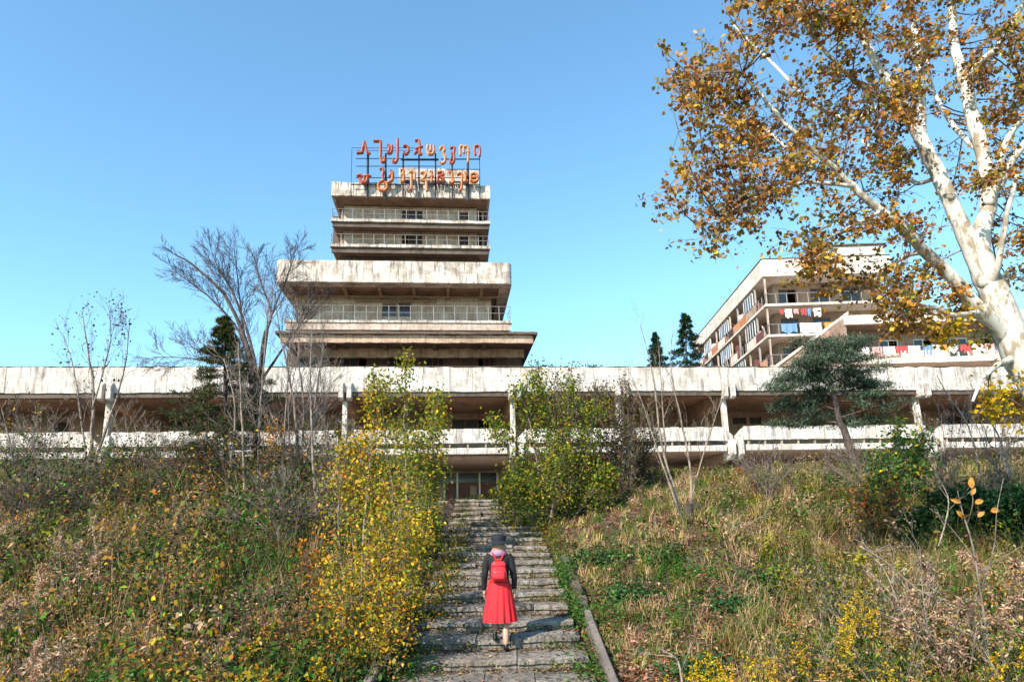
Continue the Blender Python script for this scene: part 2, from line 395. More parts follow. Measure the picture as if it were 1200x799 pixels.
    for f in fins:          # tapered parapet wings that fold in towards each pier
        for s in (-1, 1):
            zz = bt if f > 0 else bt-0.1
            m = MB(); x0 = f+s*0.10; x1 = f+s*0.6
            pts = [(x0, zz-0.62), (x1, zz-0.12), (x1, bb-0.02), (x0, bb-0.35)]
            m.prism(pts if s > 0 else pts[::-1], 1, -0.5, -0.2); m.build('pier_wing', M['white'], rt)
        MB().box(f-0.11, f+0.11, -0.42, 0.2, lb, bb-0.2).build('pier', M['backwall'], rt)
    # fallen debris lying in the slot between slab edge and panels
    # ground floor
    zg = 1.0; vg = 10.0
    du = [fr.uz(p, 570, vg)[0] for p in (512, 521, 536, 562, 583, 596)]
    dz = [fr.uz(550, p, vg)[1] for p in (554, 566)]
    m = MB(); ops = [(du[1], du[4], zg+0.05, dz[0])]
    for a in np.arange(U0+2, U1-4, 5.3):
        if a+4.0 < du[0]-1 or a > du[5]+1: ops.append((a, a+3.6, zg+0.9, zg+3.0))
    wall_mb(m, U0, U1, zg, lb+0.02, vg, vg+0.25, ops); m.build('ground_floor_wall', M['backwall'], rt)
    for q in ops[1:]: window(rt, q[0], q[1], q[2], q[3], vg+0.1, M['winred'], 3)
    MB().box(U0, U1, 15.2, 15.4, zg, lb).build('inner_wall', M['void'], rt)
    MB().box(U0, U0+0.2, 0.3, 15.2, zg, zb).build('end_wall', M['backwall'], rt); MB().box(U1-0.2, U1, 0.3, 15.2, zg, zb).build('end_wall', M['backwall'], rt)
    # entrance: glazed screen, mullions, red panels, double door
    for x in (du[1], du[2], du[3], du[4]): MB().box(x-0.07, x+0.07, vg-0.12, vg+0.02, zg, dz[0]).build('mullion', M['whitepaint'], rt)
    MB().box(du[1]+.07, du[4]-.07, vg+0.03, vg+0.09, dz[1]-0.06, dz[1]+0.06).build('transom', M['winred'], rt)
    for a, b in ((0, 1), (1, 2), (2, 3)):
        x0, x1 = du[1:][a]+.09, du[1:][b]-.09
        MB().box(x0, x1, vg+0.10, vg+0.12, dz[1]+0.08, dz[0]-0.03).build('transom_glass', M['glass'], rt)
    MB().box(du[1]+.09, du[2]-.09, vg+0.05, vg+0.1, zg, dz[1]-0.07).build('side_panel', M['redwood'], rt)
    MB().box(du[3]+.09, du[4]-.09, vg+0.05, vg+0.1, zg, dz[1]-0.07).build('side_panel', M['redwood'], rt)
    w_ = (du[3]-du[2]-.2)/2
    for k in range(2):
        x0 = du[2]+.1+k*w_; d = MB(); d.box(x0+.02, x0+w_-.02, vg+0.04, vg+0.10, zg, zg+0.35); d.box(x0+.02, x0+w_-.02, vg+0.04, vg+0.10, dz[1]-.22, dz[1]-.08)
        d.box(x0+.02, x0+.14, vg+0.04, vg+0.10, zg+.35, dz[1]-.22); d.box(x0+w_-.14, x0+w_-.02, vg+0.04, vg+0.10, zg+.35, dz[1]-.22)
        dd = d.build('door', M['winred'], rt)
        MB().box(x0+.14, x0+w_-.14, vg+0.06, vg+0.075, zg+.35, dz[1]-.22).build('pane', M['soffit'] if k else M['redwood'], dd)
        MB().box(x0+(w_-.22 if k == 0 else .08), x0+(w_-.18 if k == 0 else .12), vg-0.02, vg+0.03, zg+1.3, zg+1.6).build('handle', M['darksteel'], dd)
    # entrance canopy panel
    x0, z1 = fr.uz(518, 532, 0); x1 = fr.uz(606, 532, 0)[0]
    MB().prism([(0.35, lb-0.03), (9.9, lb-0.03), (9.9, dz[0]+0.12), (0.35, lb-0.25)], 0, x0, x1).build('canopy', M['aptwall'], rt)
    return zt
ZROOF = build_wing()


# ------------------------------------------------------------------ tower
def build_tower():
    fr = Frame(0, 66, 5.3); rt = fr.root('tower')
    tag(rt, 'stepped derelict concrete tower rising behind the long building', 'tower building')
    def P(px, py, v): return fr.uz(px, py, v)
    def slab(pxa, pxb, pyt, pyb, v0, v1, name, mat, r=0.0, px_y=None):
        ym = pyt; a = P(pxa, pyt, v0)[0]; b = P(pxb, pyt, v0)[0]; zt = P(480, pyt, v0)[1]; zb = P(480, pyb, v0)[1]
        m = MB()
        if r:
            m.prism([(a+r, v0), (a+r*.35, v0+r*.35), (a, v0+r), (a, v1), (b, v1), (b, v0+r), (b-r*.35, v0+r*.35), (b-r, v0)], 2, zb, zt)
        else: return rough_panel(rt, name, a, b, zb, zt, v0, v1, mat, min(.09, (zt-zb)*.18)), a, b, zb, zt
        return m.build(name, mat, rt, bevel=0.04), a, b, zb, zt
    def floor(pxl, pxr, wl, wr, pyS, pyE, v0, vw, pyb, wins, rail_top, soff=None, vb=None):
        pass
    def wall(pxa, pxb, pyt, pyb, vw, wins, mat, name='wall', depth=0.3):
        a = P(pxa, pyt, vw)[0]; b = P(pxb, pyt, vw)[0]; zt = P(480, pyt, vw)[1]; zb = P(480, pyb, vw)[1]; ops = []
        for (wa, wb, wt_, wbm, fm) in wins:
            ua = P(wa, wt_, vw)[0]; ub = P(wb, wt_, vw)[0]; za = P(480, wbm, vw)[1]; zz = P(480, wt_, vw)[1]; ops.append((ua, ub, za, zz, fm))
        m = MB(); wall_mb(m, a, b, zb, zt, vw, vw+depth, [q[:4] for q in ops]); m.build(name, mat, rt)
        for q in ops: window(rt, *q[:4], vw+0.12, q[4], 3 if q[1]-q[0] > 2 else 2, 0.09)
    def railing(pxa, pxb, pyt, pyb, v, side=2.0, n=None):
        a = P(pxa, pyt, v)[0]+.08; b = P(pxb, pyt, v)[0]-.08; zt = P(480, pyt, v)[1]; zb = P(480, pyb, v)[1]-0.05; m = MB()
        for z in (zt, zb+(zt-zb)*.55): m.bar((a, v, z), (b, v, z), 0.03); m.bar((a, v, z), (a, v+side, z), 0.03); m.bar((b, v, z), (b, v+side, z), 0.03)
        k = n or int((b-a)/1.1)
        for i in range(k+1):
            x = a+(b-a)*i/k+random.uniform(-.06, .06); m.bar((x, v, zb), (x+random.uniform(-.05, .05), v, zt+random.uniform(-.15, .1)), 0.035)
        m.build('railing', M['rail'], rt)
    wv = M['winred']
    # --- top block : front at v=6, balconies 2.4 m deep
    V = 6.0; W = V+2.4; B = V+16
    _, a, b, zb, zt = slab(388.5, 574, 215, 231, V, V+0.3, 'roof_parapet', M['tower_white'])
    MB().box(a, a+.3, V+.3, B, zb, zt).build('roof_parapet', M['tower_white'], rt); MB().box(b-.3, b, V+.3, B, zb, zt).build('roof_parapet', M['tower_white'], rt)
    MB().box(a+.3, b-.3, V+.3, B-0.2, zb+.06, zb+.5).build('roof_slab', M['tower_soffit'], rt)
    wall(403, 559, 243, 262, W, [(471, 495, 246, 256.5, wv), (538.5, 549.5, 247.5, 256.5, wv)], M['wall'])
    MB().box(P(391, 250, W+3)[0], P(569, 250, W+3)[0], W+3, W+3.2, P(480, 288, W+3)[1], zb+.1).build('inner_wall', M['darkroof_shade'], rt)
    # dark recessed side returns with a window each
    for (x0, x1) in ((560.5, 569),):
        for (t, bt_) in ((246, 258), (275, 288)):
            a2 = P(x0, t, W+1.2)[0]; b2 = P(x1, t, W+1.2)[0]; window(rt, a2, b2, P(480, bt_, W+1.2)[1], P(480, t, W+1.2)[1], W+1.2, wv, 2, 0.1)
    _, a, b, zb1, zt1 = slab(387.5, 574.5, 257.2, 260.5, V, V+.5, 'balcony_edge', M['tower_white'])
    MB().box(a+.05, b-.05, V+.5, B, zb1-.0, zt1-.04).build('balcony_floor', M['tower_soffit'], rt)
    MB().box(a+.15, b-.15, V+0.25, V+.5, zb1-.55, zb1-.01).build('edge_beam', M['darkroof_shade'], rt)  # dark tone paints the shade line under the slab
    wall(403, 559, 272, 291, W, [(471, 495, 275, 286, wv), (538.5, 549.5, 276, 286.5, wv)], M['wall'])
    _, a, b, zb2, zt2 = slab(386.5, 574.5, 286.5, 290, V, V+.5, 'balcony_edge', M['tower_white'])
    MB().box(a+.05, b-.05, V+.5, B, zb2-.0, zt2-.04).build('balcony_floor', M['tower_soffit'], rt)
    MB().box(a+.15, b-.15, V+0.25, V+.5, zb2-.6, zb2-.01).build('edge_beam', M['darkroof_shade'], rt)  # same painted shade line below the lower balcony
    wall(400, 562, 301, 330, W-.4, [], M['darkroof_shade'])
    railing(388, 574, 246.5, 257.5, V+.12); railing(387, 574, 275.5, 287, V+.12)
    for vx in (388, 574):      # side walls of the top block seen at the balcony ends
        x = P(vx, 250, V)[0]; s = 1 if vx < 480 else -1
        MB().box(min(x+s*.5, x+s*.75), max(x+s*.5, x+s*.75), V+3.5, B, zb2, zb+.05).build('side_wall', M['wall'], rt)
    # penthouse
    _, pa, pb, pz, pt = slab(467, 561, 197, 226, V+2.5, V+9, 'penthouse', M['tower_white'])
    for (x0, x1) in ((474, 488), (500, 520), (530, 548)):
        window(rt, P(x0, 205, V+2.4)[0], P(x1, 205, V+2.4)[0], P(480, 219, V+2.4)[1], P(480, 211, V+2.4)[1], V+2.38, M['darksteel'], 2, 0.1)
    # --- middle block : front at v=0
    V = 0.0; W = 4.4; B = 22
    _, a, b, zb, zt = slab(323, 599.5, 306, 331.5, V, V+1.4, 'wide_parapet', M['tower_white'], 0.5)
    for x in (a, b-1.2): MB().box(x+.003, x+1.2-.003, V+1.41, B, zb+.01, zt-.01).build('side_parapet', M['tower_white'], rt)
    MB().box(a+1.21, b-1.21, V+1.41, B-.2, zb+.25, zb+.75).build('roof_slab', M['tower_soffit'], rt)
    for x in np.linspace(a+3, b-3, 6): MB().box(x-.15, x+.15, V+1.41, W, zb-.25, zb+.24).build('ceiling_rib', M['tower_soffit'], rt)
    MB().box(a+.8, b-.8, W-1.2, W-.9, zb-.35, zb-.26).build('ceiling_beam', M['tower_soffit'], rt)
    wall(350, 575.5, 349, 380, W, [(448, 465, 355.5, 371, wv), (466.5, 482, 355, 371, M['darkroof_shade'])], M['wall'])
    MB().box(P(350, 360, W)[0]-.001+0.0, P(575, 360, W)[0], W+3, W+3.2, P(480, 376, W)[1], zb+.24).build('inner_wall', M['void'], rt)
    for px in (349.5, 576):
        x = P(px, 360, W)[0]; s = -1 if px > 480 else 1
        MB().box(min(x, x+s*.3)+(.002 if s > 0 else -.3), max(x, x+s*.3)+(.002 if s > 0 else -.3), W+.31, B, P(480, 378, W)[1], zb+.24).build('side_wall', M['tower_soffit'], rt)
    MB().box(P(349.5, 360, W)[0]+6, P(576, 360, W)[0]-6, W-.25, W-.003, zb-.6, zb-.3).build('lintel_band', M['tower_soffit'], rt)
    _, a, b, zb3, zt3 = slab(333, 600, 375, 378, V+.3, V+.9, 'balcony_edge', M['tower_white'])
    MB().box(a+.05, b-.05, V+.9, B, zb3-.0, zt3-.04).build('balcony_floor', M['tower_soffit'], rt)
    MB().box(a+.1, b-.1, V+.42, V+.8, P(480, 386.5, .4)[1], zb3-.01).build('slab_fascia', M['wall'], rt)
    railing(334, 599, 358.5, 375.5, V+.45, 3.5)
    # --- lower roof with a deep dark soffit : front at v=-4
    V = -4.0
    _, a, b, zb4, zt4 = slab(322, 630, 388, 391, V, 22, 'lower_roof', M['darkroof_shade'])
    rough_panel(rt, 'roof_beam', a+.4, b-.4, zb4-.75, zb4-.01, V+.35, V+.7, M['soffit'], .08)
    MB().box(a+.5, b-.5, V+.71, V+6, zb4-.55, zb4-.01).build('roof_beam', M['darkroof_shade'], rt)
    for x in np.linspace(a+5, b-5, 4): MB().box(x-.2, x+.2, V+1.5, V+6, zb4-.8, zb4-.551).build('roof_beam', M['darkroof_shade'], rt)
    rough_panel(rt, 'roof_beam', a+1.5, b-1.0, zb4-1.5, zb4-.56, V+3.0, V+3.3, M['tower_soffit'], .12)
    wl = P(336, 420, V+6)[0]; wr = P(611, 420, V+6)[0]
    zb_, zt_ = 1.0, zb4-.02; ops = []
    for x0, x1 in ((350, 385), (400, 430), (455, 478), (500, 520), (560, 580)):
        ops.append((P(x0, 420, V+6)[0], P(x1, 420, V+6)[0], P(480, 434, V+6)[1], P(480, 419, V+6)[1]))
    m = MB(); wall_mb(m, wl, wr, zb_, zt_, V+6, V+6.3, ops); m.build('wall', M['darkroof_shade'], rt)
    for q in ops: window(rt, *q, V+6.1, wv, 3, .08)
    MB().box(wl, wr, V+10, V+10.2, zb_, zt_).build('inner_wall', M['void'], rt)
    for x in (wl, wr-.3): MB().box(x+.002, x+.298, V+6.31, 20, zb_, zt_).build('side_wall', M['darkroof_shade'], rt)
    # ragged small plants and debris on ledges come with the vegetation
    return fr
FT = build_tower()

# ------------------------------------------------------------------ roof sign
def build_sign():
    fr = FT; v = 5.3; rt = fr.root('roof_sign')
    tag(rt, 'rusty roof sign with two rows of red and orange Georgian letters on steel frame', 'sign')
    def q(x, y): u, z = fr.uz(400+x/6.667, 155+y/6.667, v); return (u, v, z)
    top = [  # stroke lists, colour
        ('r', [[(120, 165), (160, 163), (172, 120), (180, 75), (192, 120), (205, 160), (228, 168)], [(165, 130), (165, 165)]]),
        ('r', [[(252, 72), (308, 72), (308, 150), (306, 205), (318, 238), (338, 232), (340, 205), (328, 195)]]),
        ('r', [[(362, 100), (378, 118), (374, 150), (360, 165), (384, 168), (395, 148), (396, 106)]]),
        ('r', [[(440, 55), (440, 150), (438, 215), (424, 240), (405, 234), (404, 215)]]),
        ('r', [[(484, 112), (504, 106), (524, 120), (526, 155), (508, 176), (484, 166)], [(484, 160), (500, 158)]]),
        ('r', [[(576, 68), (604, 66), (612, 100), (612, 180)], [(580, 135), (634, 112)], [(572, 172), (594, 150), (632, 176)]]),
        ('p', [[(676, 105), (670, 145), (684, 175), (712, 176), (726, 150), (722, 108)], [(700, 104), (700, 145), (690, 150)]]),
        ('p', [[(770, 140), (780, 120), (800, 116), (808, 140), (794, 165), (814, 195), (808, 235), (790, 248), (772, 238)]]),
        ('r', [[(850, 125), (886, 122), (880, 160), (882, 225), (868, 248), (850, 240), (852, 215)], [(860, 160), (880, 180)]]),
        ('p', [[(930, 182), (926, 120), (942, 108), (956, 120), (958, 165)], [(958, 120), (980, 112), (992, 130), (990, 235)], [(975, 160), (1005, 158)]]),
        ('r', [[(1048, 180), (1040, 150), (1042, 115), (1062, 108), (1080, 118), (1084, 150), (1080, 190)]]),
    ]
    bot = [
        ('r', [[(120, 345), (150, 335), (172, 350), (205, 342), (234, 345)], [(140, 360), (165, 400), (180, 385), (178, 350)], [(205, 350), (200, 385), (178, 400)]]),
        ('r', [[(300, 292), (322, 285), (330, 310), (322, 345), (330, 380)]]),
        ('o', [[(330, 380), (300, 392), (286, 425), (300, 455), (335, 460), (358, 440), (356, 405), (340, 390)], [(372, 350), (398, 320), (400, 375), (360, 400)]]),
        ('r', [[(385, 300), (404, 320), (402, 360)]]),
        ('o', [[(462, 300), (486, 296), (488, 388), (464, 390)], [(470, 335), (486, 340)]]),
        ('p', [[(530, 320), (552, 308), (574, 322), (574, 375)], [(546, 330), (548, 440), (526, 460)]]),
        ('p', [[(620, 322), (640, 312), (662, 330), (650, 355), (622, 378), (664, 382), (668, 462)]]),
        ('o', [[(690, 312), (706, 310), (706, 390)], [(688, 352), (722, 346)]]),
        ('r', [[(752, 320), (790, 312), (800, 335), (756, 350), (752, 385), (800, 388)], [(776, 350), (800, 372)]]),
        ('o', [[(840, 308), (868, 320), (866, 360), (880, 385), (862, 400), (842, 392)]]),
        ('o', [[(908, 335), (926, 320), (946, 335), (942, 400), (940, 445), (924, 458)]]),
        ('o', [[(966, 312), (972, 350), (970, 388), (990, 384)]]),
        ('o', [[(1012, 335), (1034, 322), (1062, 335), (1064, 380), (1040, 392), (1012, 382), (1012, 338)], [(1012, 358), (1060, 356)]]),
    ]
    mats = {'r': M['sign_red'], 'o': M['sign_orange'], 'p': M['sign_pale']}
    for row in (top, bot):
        for c, strokes in row:
            m = MB()
            for st in strokes:
                pts = [q(x, y) for x, y in st]
                for (x, _, z), (x2, _, z2) in zip(pts[:-1], pts[1:]):     # box-section channel letter strokes, 0.3 m deep
                    m.bar((x, v-.12, z), (x2, v-.12, z2), 0.14, 4); m.bar((x, v+.12, z), (x2, v+.12, z2), 0.14, 4)
            m.build('letter', mats[c], rt)
    zs = [q(300, y)[2] for y in (110, 195, 205, 255, 350, 398)]
    zr = fr.uz(480, 213, 8)[1]
    for y, x0, x1, r in ((112, 75, 640, .035), (132, 110, 560, .03), (195, 110, 480, .05), (203, 465, 760, .14), (200, 780, 1085, .08), (255, 115, 780, .05), (280, 820, 1085, .05), (345, 110, 1085, .05), (398, 75, 1085, .07)):
        a = q(x0, y); b = q(x1, y); MB().bar((a[0], v+.32, a[2]), (b[0], v+.32, b[2]), r).build('crossbar', M['darksteel'], rt)
    for x, r in ((78, .03), (205, .13), (345, .10), (482, .09), (605, .09), (735, .09), (865, .09), (988, .13), (1080, .04)):
        a = q(x, 118 if x in (78,) else 150); b = q(x, 500)
        m = MB(); zlow = fr.uz(480, 232, v)[1]
        m.bar((a[0], v+.45, a[2]), (a[0], v+.45, zlow), r)
        if r > .05: m.bar((a[0], v+.45, a[2]-1), (a[0], v+3.2, zlow+.8), .05)
        m.bar((a[0], v+.45, zlow+.5), (a[0], 6.35, zlow+.5), .05)
        m.build('post', M['darksteel'], rt)
    m = MB()       # wind-bent straps and cable loops hanging under the lower row
    for x0, x1 in ((500, 508), (520, 548), (598, 606), (660, 672), (750, 760), (812, 806), (905, 920), (1040, 1050)):
        a = q(x0, 400); b = q(x1, 462); m.bar((a[0], v+.2, a[2]), (b[0], v+.1, b[2]), .05)
    a = q(500, 262); b = q(580, 262); k = [(a[0]+(b[0]-a[0])*t, v+.3, a[2]-.35*math.sin(PI*t)) for t in np.linspace(0, 1, 8)]; m.path(k, .06)
    m.build('hanging_strap', M['rail'], rt)
build_sign()

# ------------------------------------------------------------------ apartment block on the right
def build_apartments():
    c0 = at(892, 304, 62); r1 = ray(812, 400); Yb = c0.z/(r1.z/r1.y); Xb = r1.x/r1.y*Yb     # front corner and far end of the eaves
    fr = Frame(c0.x, 62, -math.degrees(math.atan2(Xb-c0.x, Yb-62))); DEPTH = math.hypot(Xb-c0.x, Yb-62); rt = fr.root('apartment_building')
    tag(rt, 'white flat-roofed apartment block with cluttered balconies at the right of the hilltop', 'apartment building')
    def Z(py, px=900, v=0): return fr.uz(px, py, v)[1]
    def U(px, v=0, py=340): return fr.uz(px, py, v)[0]
    ub = U(1048); D = DEPTH
    zt, zb = Z(304), Z(324)
    MB().box(0, ub, 0, .3, zb, zt).build('roof_parapet', M['aptwhite'], rt, bevel=.03)
    MB().box(0, .3, .303, D, zb, zt).build('roof_parapet', M['aptwhite'], rt, bevel=.03)
    MB().box(-.05, ub, -.05, D, zt+.003, zt+.09).build('roof_edge_flashing', M['darkroof_shade'], rt)
    MB().box(.303, ub, .303, D, zb+.05, zb+.4).build('roof_slab', M['aptwhite'], rt)
    MB().box(U(965, 6), U(1042, 6), 6, 14, zt+.1, Z(288, 1000, 6)).build('roof_house', M['aptwhite'], rt, bevel=.03)
    MB().box(U(963, 6), U(1044, 6), 5.8, 14.2, Z(288, 1000, 6)+.003, Z(286.5, 1000, 6)).build('roof_house_cap', M['darkroof_shade'], rt)
    levels = [Z(356), Z(392), Z(428), Z(464)]
    Wd = 1.7
    # walls with openings on each storey
    tops = [zb+.05]+[l-.02 for l in levels[:-1]]
    for i, zl in enumerate(levels):
        zt_ = tops[i]; ops = [(1.7+k*3.1+.5, 1.7+k*3.1+2.2, zl+.75 if k % 2 else zl+.02, min(zl+2.2, zt_-.25)) for k in range(3)]
        ops = [q for q in ops if q[1] < ub-.3]
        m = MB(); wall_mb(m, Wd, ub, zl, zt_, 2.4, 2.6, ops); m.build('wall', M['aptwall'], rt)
        for q in ops: window(rt, *q, 2.45, M['winred'], 2, .08)
        # long side wall: piers and dark openings
        m = MB(); v = 2.601; n = 0
        while v < D-.5:
            m.box(Wd, Wd+.2, v, min(v+1.3, D), zl, zt_)
            if v+1.3 < D: m.box(Wd, Wd+.2, v+1.3, min(v+2.9, D), zt_-.35, zt_); m.box(Wd, Wd+.2, v+1.3, min(v+2.9, D), zl, zl+.5+.3*(n % 3 == 0))
            v += 2.9; n += 1
        m.build('wall', M['aptwall'], rt)
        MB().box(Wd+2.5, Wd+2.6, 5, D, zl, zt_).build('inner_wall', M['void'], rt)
        if i < 3:
            MB().box(0, ub, 0, 2.4, zl-.22, zl).build('balcony_slab', M['aptwhite'], rt)
            MB().box(0, Wd, 2.403, D, zl-.22, zl).build('balcony_slab', M['aptwhite'], rt)
        MB().box(Wd+.21, ub, 2.61, D, zl-.2, zl-.001).build('floor_slab', M['aptwall'], rt)
        # railings: rails, posts, and mismatched infill panels
        m = MB(); m.bar((0.1, .1, zl+1), (ub, .1, zl+1), .035); m.bar((0.1, .1, zl+1), (.1, D, zl+1), .035); m.bar((0.1, .1, zl+.5), (.1, D, zl+.5), .025)
        for k in range(int(ub/1.0)): m.bar((.1+k, .1, zl), (.1+k, .1, zl+1), .03)
        for k in range(int(D)): m.bar((.1, .1+k, zl), (.1, .1+k, zl+1), .03)
        m.build('railing', M['rail'], rt)
        k = 1.2
        cols = ['aptwhite', 'sign_orange', 'wall', 'aptwhite', 'soffit', 'sign_pale', 'aptwall', 'redwood', 'rust']
        while k < D-2.5:
            L = random.choice((1.8, 2.4, 3.0))
            if random.random() < .7: MB().box(.03, .065, k, k+L-.05, zl+.06, zl+.85).build('infill_panel', M[random.choice(cols)], rt)
            k += L
        for k in range(0, int(D), 3):
            MB().box(.14, .30, k+.2, k+.36, zl+.001, zt_-.001).build('post', M['rail' if k % 2 else 'wall'], rt)
        # upstairs glazing boxes built onto some balconies
        for k in ((4, 7), (13, 17), (21, 24)) if i < 2 else ((8, 12),):
            m = MB()
            for v_ in np.arange(k[0], k[1]+.01, .75): m.box(.16, .24, v_, v_+.06, zl+1.02, zt_-.3)
            m.box(.16, .24, k[0], k[1]+.06, zt_-.36, zt_-.3); m.build('glazing_frame', M['whitepaint'], rt)
            MB().box(.19, .21, k[0], k[1], zl+1.02, zt_-.36).build('pane', M['glass'], rt)
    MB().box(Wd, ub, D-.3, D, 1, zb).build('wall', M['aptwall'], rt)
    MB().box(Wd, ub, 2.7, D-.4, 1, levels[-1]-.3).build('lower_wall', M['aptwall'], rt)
    MB().box(ub+.003, ub+.25, 2.4, D, 1, zb+.04).build('wall', M['aptwhite'], rt)
    # outside stair flight crossing the front
    a = fr.uz(992, 370, -1.6); b = fr.uz(908, 432, -1.6)
    m = MB(); m.prism([(b[0], b[1]), (b[0]+.3, b[1]-.5), (a[0]+.3, a[1]-.5), (a[0]+.3, a[1]), ], 1, -1.9, -.6); m.build('stair_flight', M['aptwall'], rt)
    m = MB(); m.prism([(b[0], b[1]+.02), (a[0], a[1]+.02), (a[0], a[1]+.3), (b[0], b[1]+.3)], 1, -2.02, -1.905); m.build('stair_parapet', M['aptwhite'], rt)
    # --- lower front block
    v0 = -5.0; ua = U(990, v0, 372); uz_ = U(1300, v0, 372)
    z1, z2 = Z(366, 1100, v0), Z(377, 1100, v0)
    MB().box(ua, uz_, v0, v0+.35, z2, z1).build('roof_parapet', M['aptwhite'], rt, bevel=.03)
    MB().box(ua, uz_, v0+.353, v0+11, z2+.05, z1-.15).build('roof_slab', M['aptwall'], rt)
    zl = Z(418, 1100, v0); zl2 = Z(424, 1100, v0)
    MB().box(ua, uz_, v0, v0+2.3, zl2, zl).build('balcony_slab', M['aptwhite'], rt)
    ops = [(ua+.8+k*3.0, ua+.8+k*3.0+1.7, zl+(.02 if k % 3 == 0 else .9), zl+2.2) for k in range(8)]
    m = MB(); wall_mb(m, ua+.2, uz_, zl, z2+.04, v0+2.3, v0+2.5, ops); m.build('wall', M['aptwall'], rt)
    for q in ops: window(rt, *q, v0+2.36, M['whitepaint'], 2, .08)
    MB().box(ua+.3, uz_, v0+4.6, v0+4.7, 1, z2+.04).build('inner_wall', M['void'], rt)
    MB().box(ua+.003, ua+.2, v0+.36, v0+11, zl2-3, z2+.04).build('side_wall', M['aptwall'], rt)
    MB().box(ua+.2, uz_, v0+2.3, v0+2.5, 1, zl2-.003).build('wall', M['backwall'], rt)
    m = MB(); m.bar((ua, v0+.1, zl+1.0), (uz_, v0+.1, zl+1.0), .035)
    for k in range(int(uz_-ua)): m.bar((ua+.1+k, v0+.1, zl), (ua+.1+k, v0+.1, zl+1.0), .03)
    m.build('railing', M['rail'], rt)
    x = ua+.4; i = 0
    while x < uz_-2:
        if i % 3 != 1: MB().box(x, x+1.9, v0+.03, v0+.065, zl+.05, zl+.62).build('infill_panel', M['aptwhite'], rt)
        x += 2; i += 1
    # laundry hung over the rails, each cloth a thing of its own
    lc = [('laundry_white', (.75, .74, .72), 'white'), ('laundry_red', (.36, .05, .05), 'red'), ('laundry_pink', (.5, .26, .25), 'pink'), ('laundry_blue', (.12, .22, .4), 'blue'), ('laundry_orange', (.6, .22, .05), 'orange')]
    mats = [plain(n, c, .9) for n, c, _ in lc]
    def cloth(u0, u1, z0, z1, v, mi, where):
        n = 8; m = MB()
        for k in range(n+1):
            x = u0+(u1-u0)*k/n; w_ = .03*math.sin(k*1.9+u0)
            sg = -.06*math.sin(PI*k/n)*(u1-u0); m.v += [(x, v-.07+w_*1.6, z0+sg+.10*math.sin(k*1.1+u0)), (x, v-.05+w_*.5, z1+sg*.3), (x, v+.09, z1-.02), (x, v+.12, z1-.25)]
        for k in range(n):
            b = 4*k
            for j in range(3): m.f.append((b+j, b+4+j, b+5+j, b+1+j))
        me = bpy.data.meshes.new('laundry'); me.from_pydata(m.v, [], m.f)
        o = link('laundry', me, None, mats[mi]); o.location = fr.o; o.rotation_euler = (0, 0, fr.a)
        tag(o, '%s laundry cloth hung over the rail of the %s' % (lc[mi][2], where), 'laundry', 'laundry hung on the apartment balconies')
    x = ua+1.2
    for mi in (0, 2, 0, 1, 0, 3, 0, 4, 0, 1, 0, 2, 3, 0, 0, 1, 0, 4):
        w_ = random.uniform(.45, .95)
        if x+w_ > uz_-6: break
        cloth(x, x+w_, zl+random.uniform(.15, .5), zl+1.05, v0+.09, mi, 'lower front balcony'); x += w_+random.uniform(.05, .35)
    x = U(912)
    for mi, cw, ch in ((1, .35, .5), (0, .6, .8), (2, .4, .45), (1, .5, .6), (3, .3, .7), (0, .7, .75), (1, .3, .4)): cloth(x, x+cw, levels[0]-.55-ch, levels[0]-.55, .12, mi, 'middle balcony'); x += cw+random.uniform(.05, .3)
    MB_ = MB(); MB_.bar((U(905), .12, levels[0]-.56), (U(985), .12, levels[0]-.56), .02); MB_.build('washing_line', M['rail'], rt)
    cloth(U(912), U(930), levels[1]+.2, levels[1]+1.04, .1, 3, 'middle balcony'); cloth(U(934), U(958), levels[1]+.15, levels[1]+1.04, .1, 0, 'middle balcony')
    cloth(U(962), U(972), levels[1]+.25, levels[1]+1.04, .1, 4, 'middle balcony')
    # odd goods stored on the balconies
    kinds = [('cupboard', 'brown storage cupboard', 'redwood'), ('crate', 'rust coloured crate', 'sign_orange'), ('plank', 'leaning grey plank', 'rail'), ('tarpaulin', 'faded pale sheet', 'aptwhite'), ('screen', 'dark reed screen', 'rust')]
    cnt = 0
    for i in range(3):
        zl = levels[i]; seen = -1
        for v_ in np.arange(1.2, 27, 1.9):
            if random.random() < .3: continue
            seen += 1; nm, lb_, mt = kinds[cnt % 5]; cnt += 1; w_ = random.uniform(.4, 1.2); h_ = random.uniform(.9, 1.9)
            m = MB()
            if nm == 'plank': m.bar((.35, 0, 0), (.2, w_, h_), .09)
            else:
                m.box(.25, .75, 0, w_, .002, h_*.5-.01); m.box(.27, .73, .02, w_-.02, h_*.5-.01, h_*.5+.01); m.box(.25, .75, 0, w_, h_*.5+.01, h_)
            o = m.build(nm, M[mt], None); q = fr.o+fr.v*(v_+0.0); o.location = (q.x, q.y, zl); o.rotation_euler = (0, 0, fr.a)
            tag(o, lb_+' on the %s side balcony of the apartment block, %s from the front' % (('top', 'second', 'third')[i], ('first', 'second', 'third', 'fourth', 'fifth', 'sixth', 'seventh', 'eighth', 'ninth', 'tenth', 'eleventh', 'twelfth', 'thirteenth', 'fourteenth')[seen]), nm, 'things stored on the side balconies')
build_apartments()

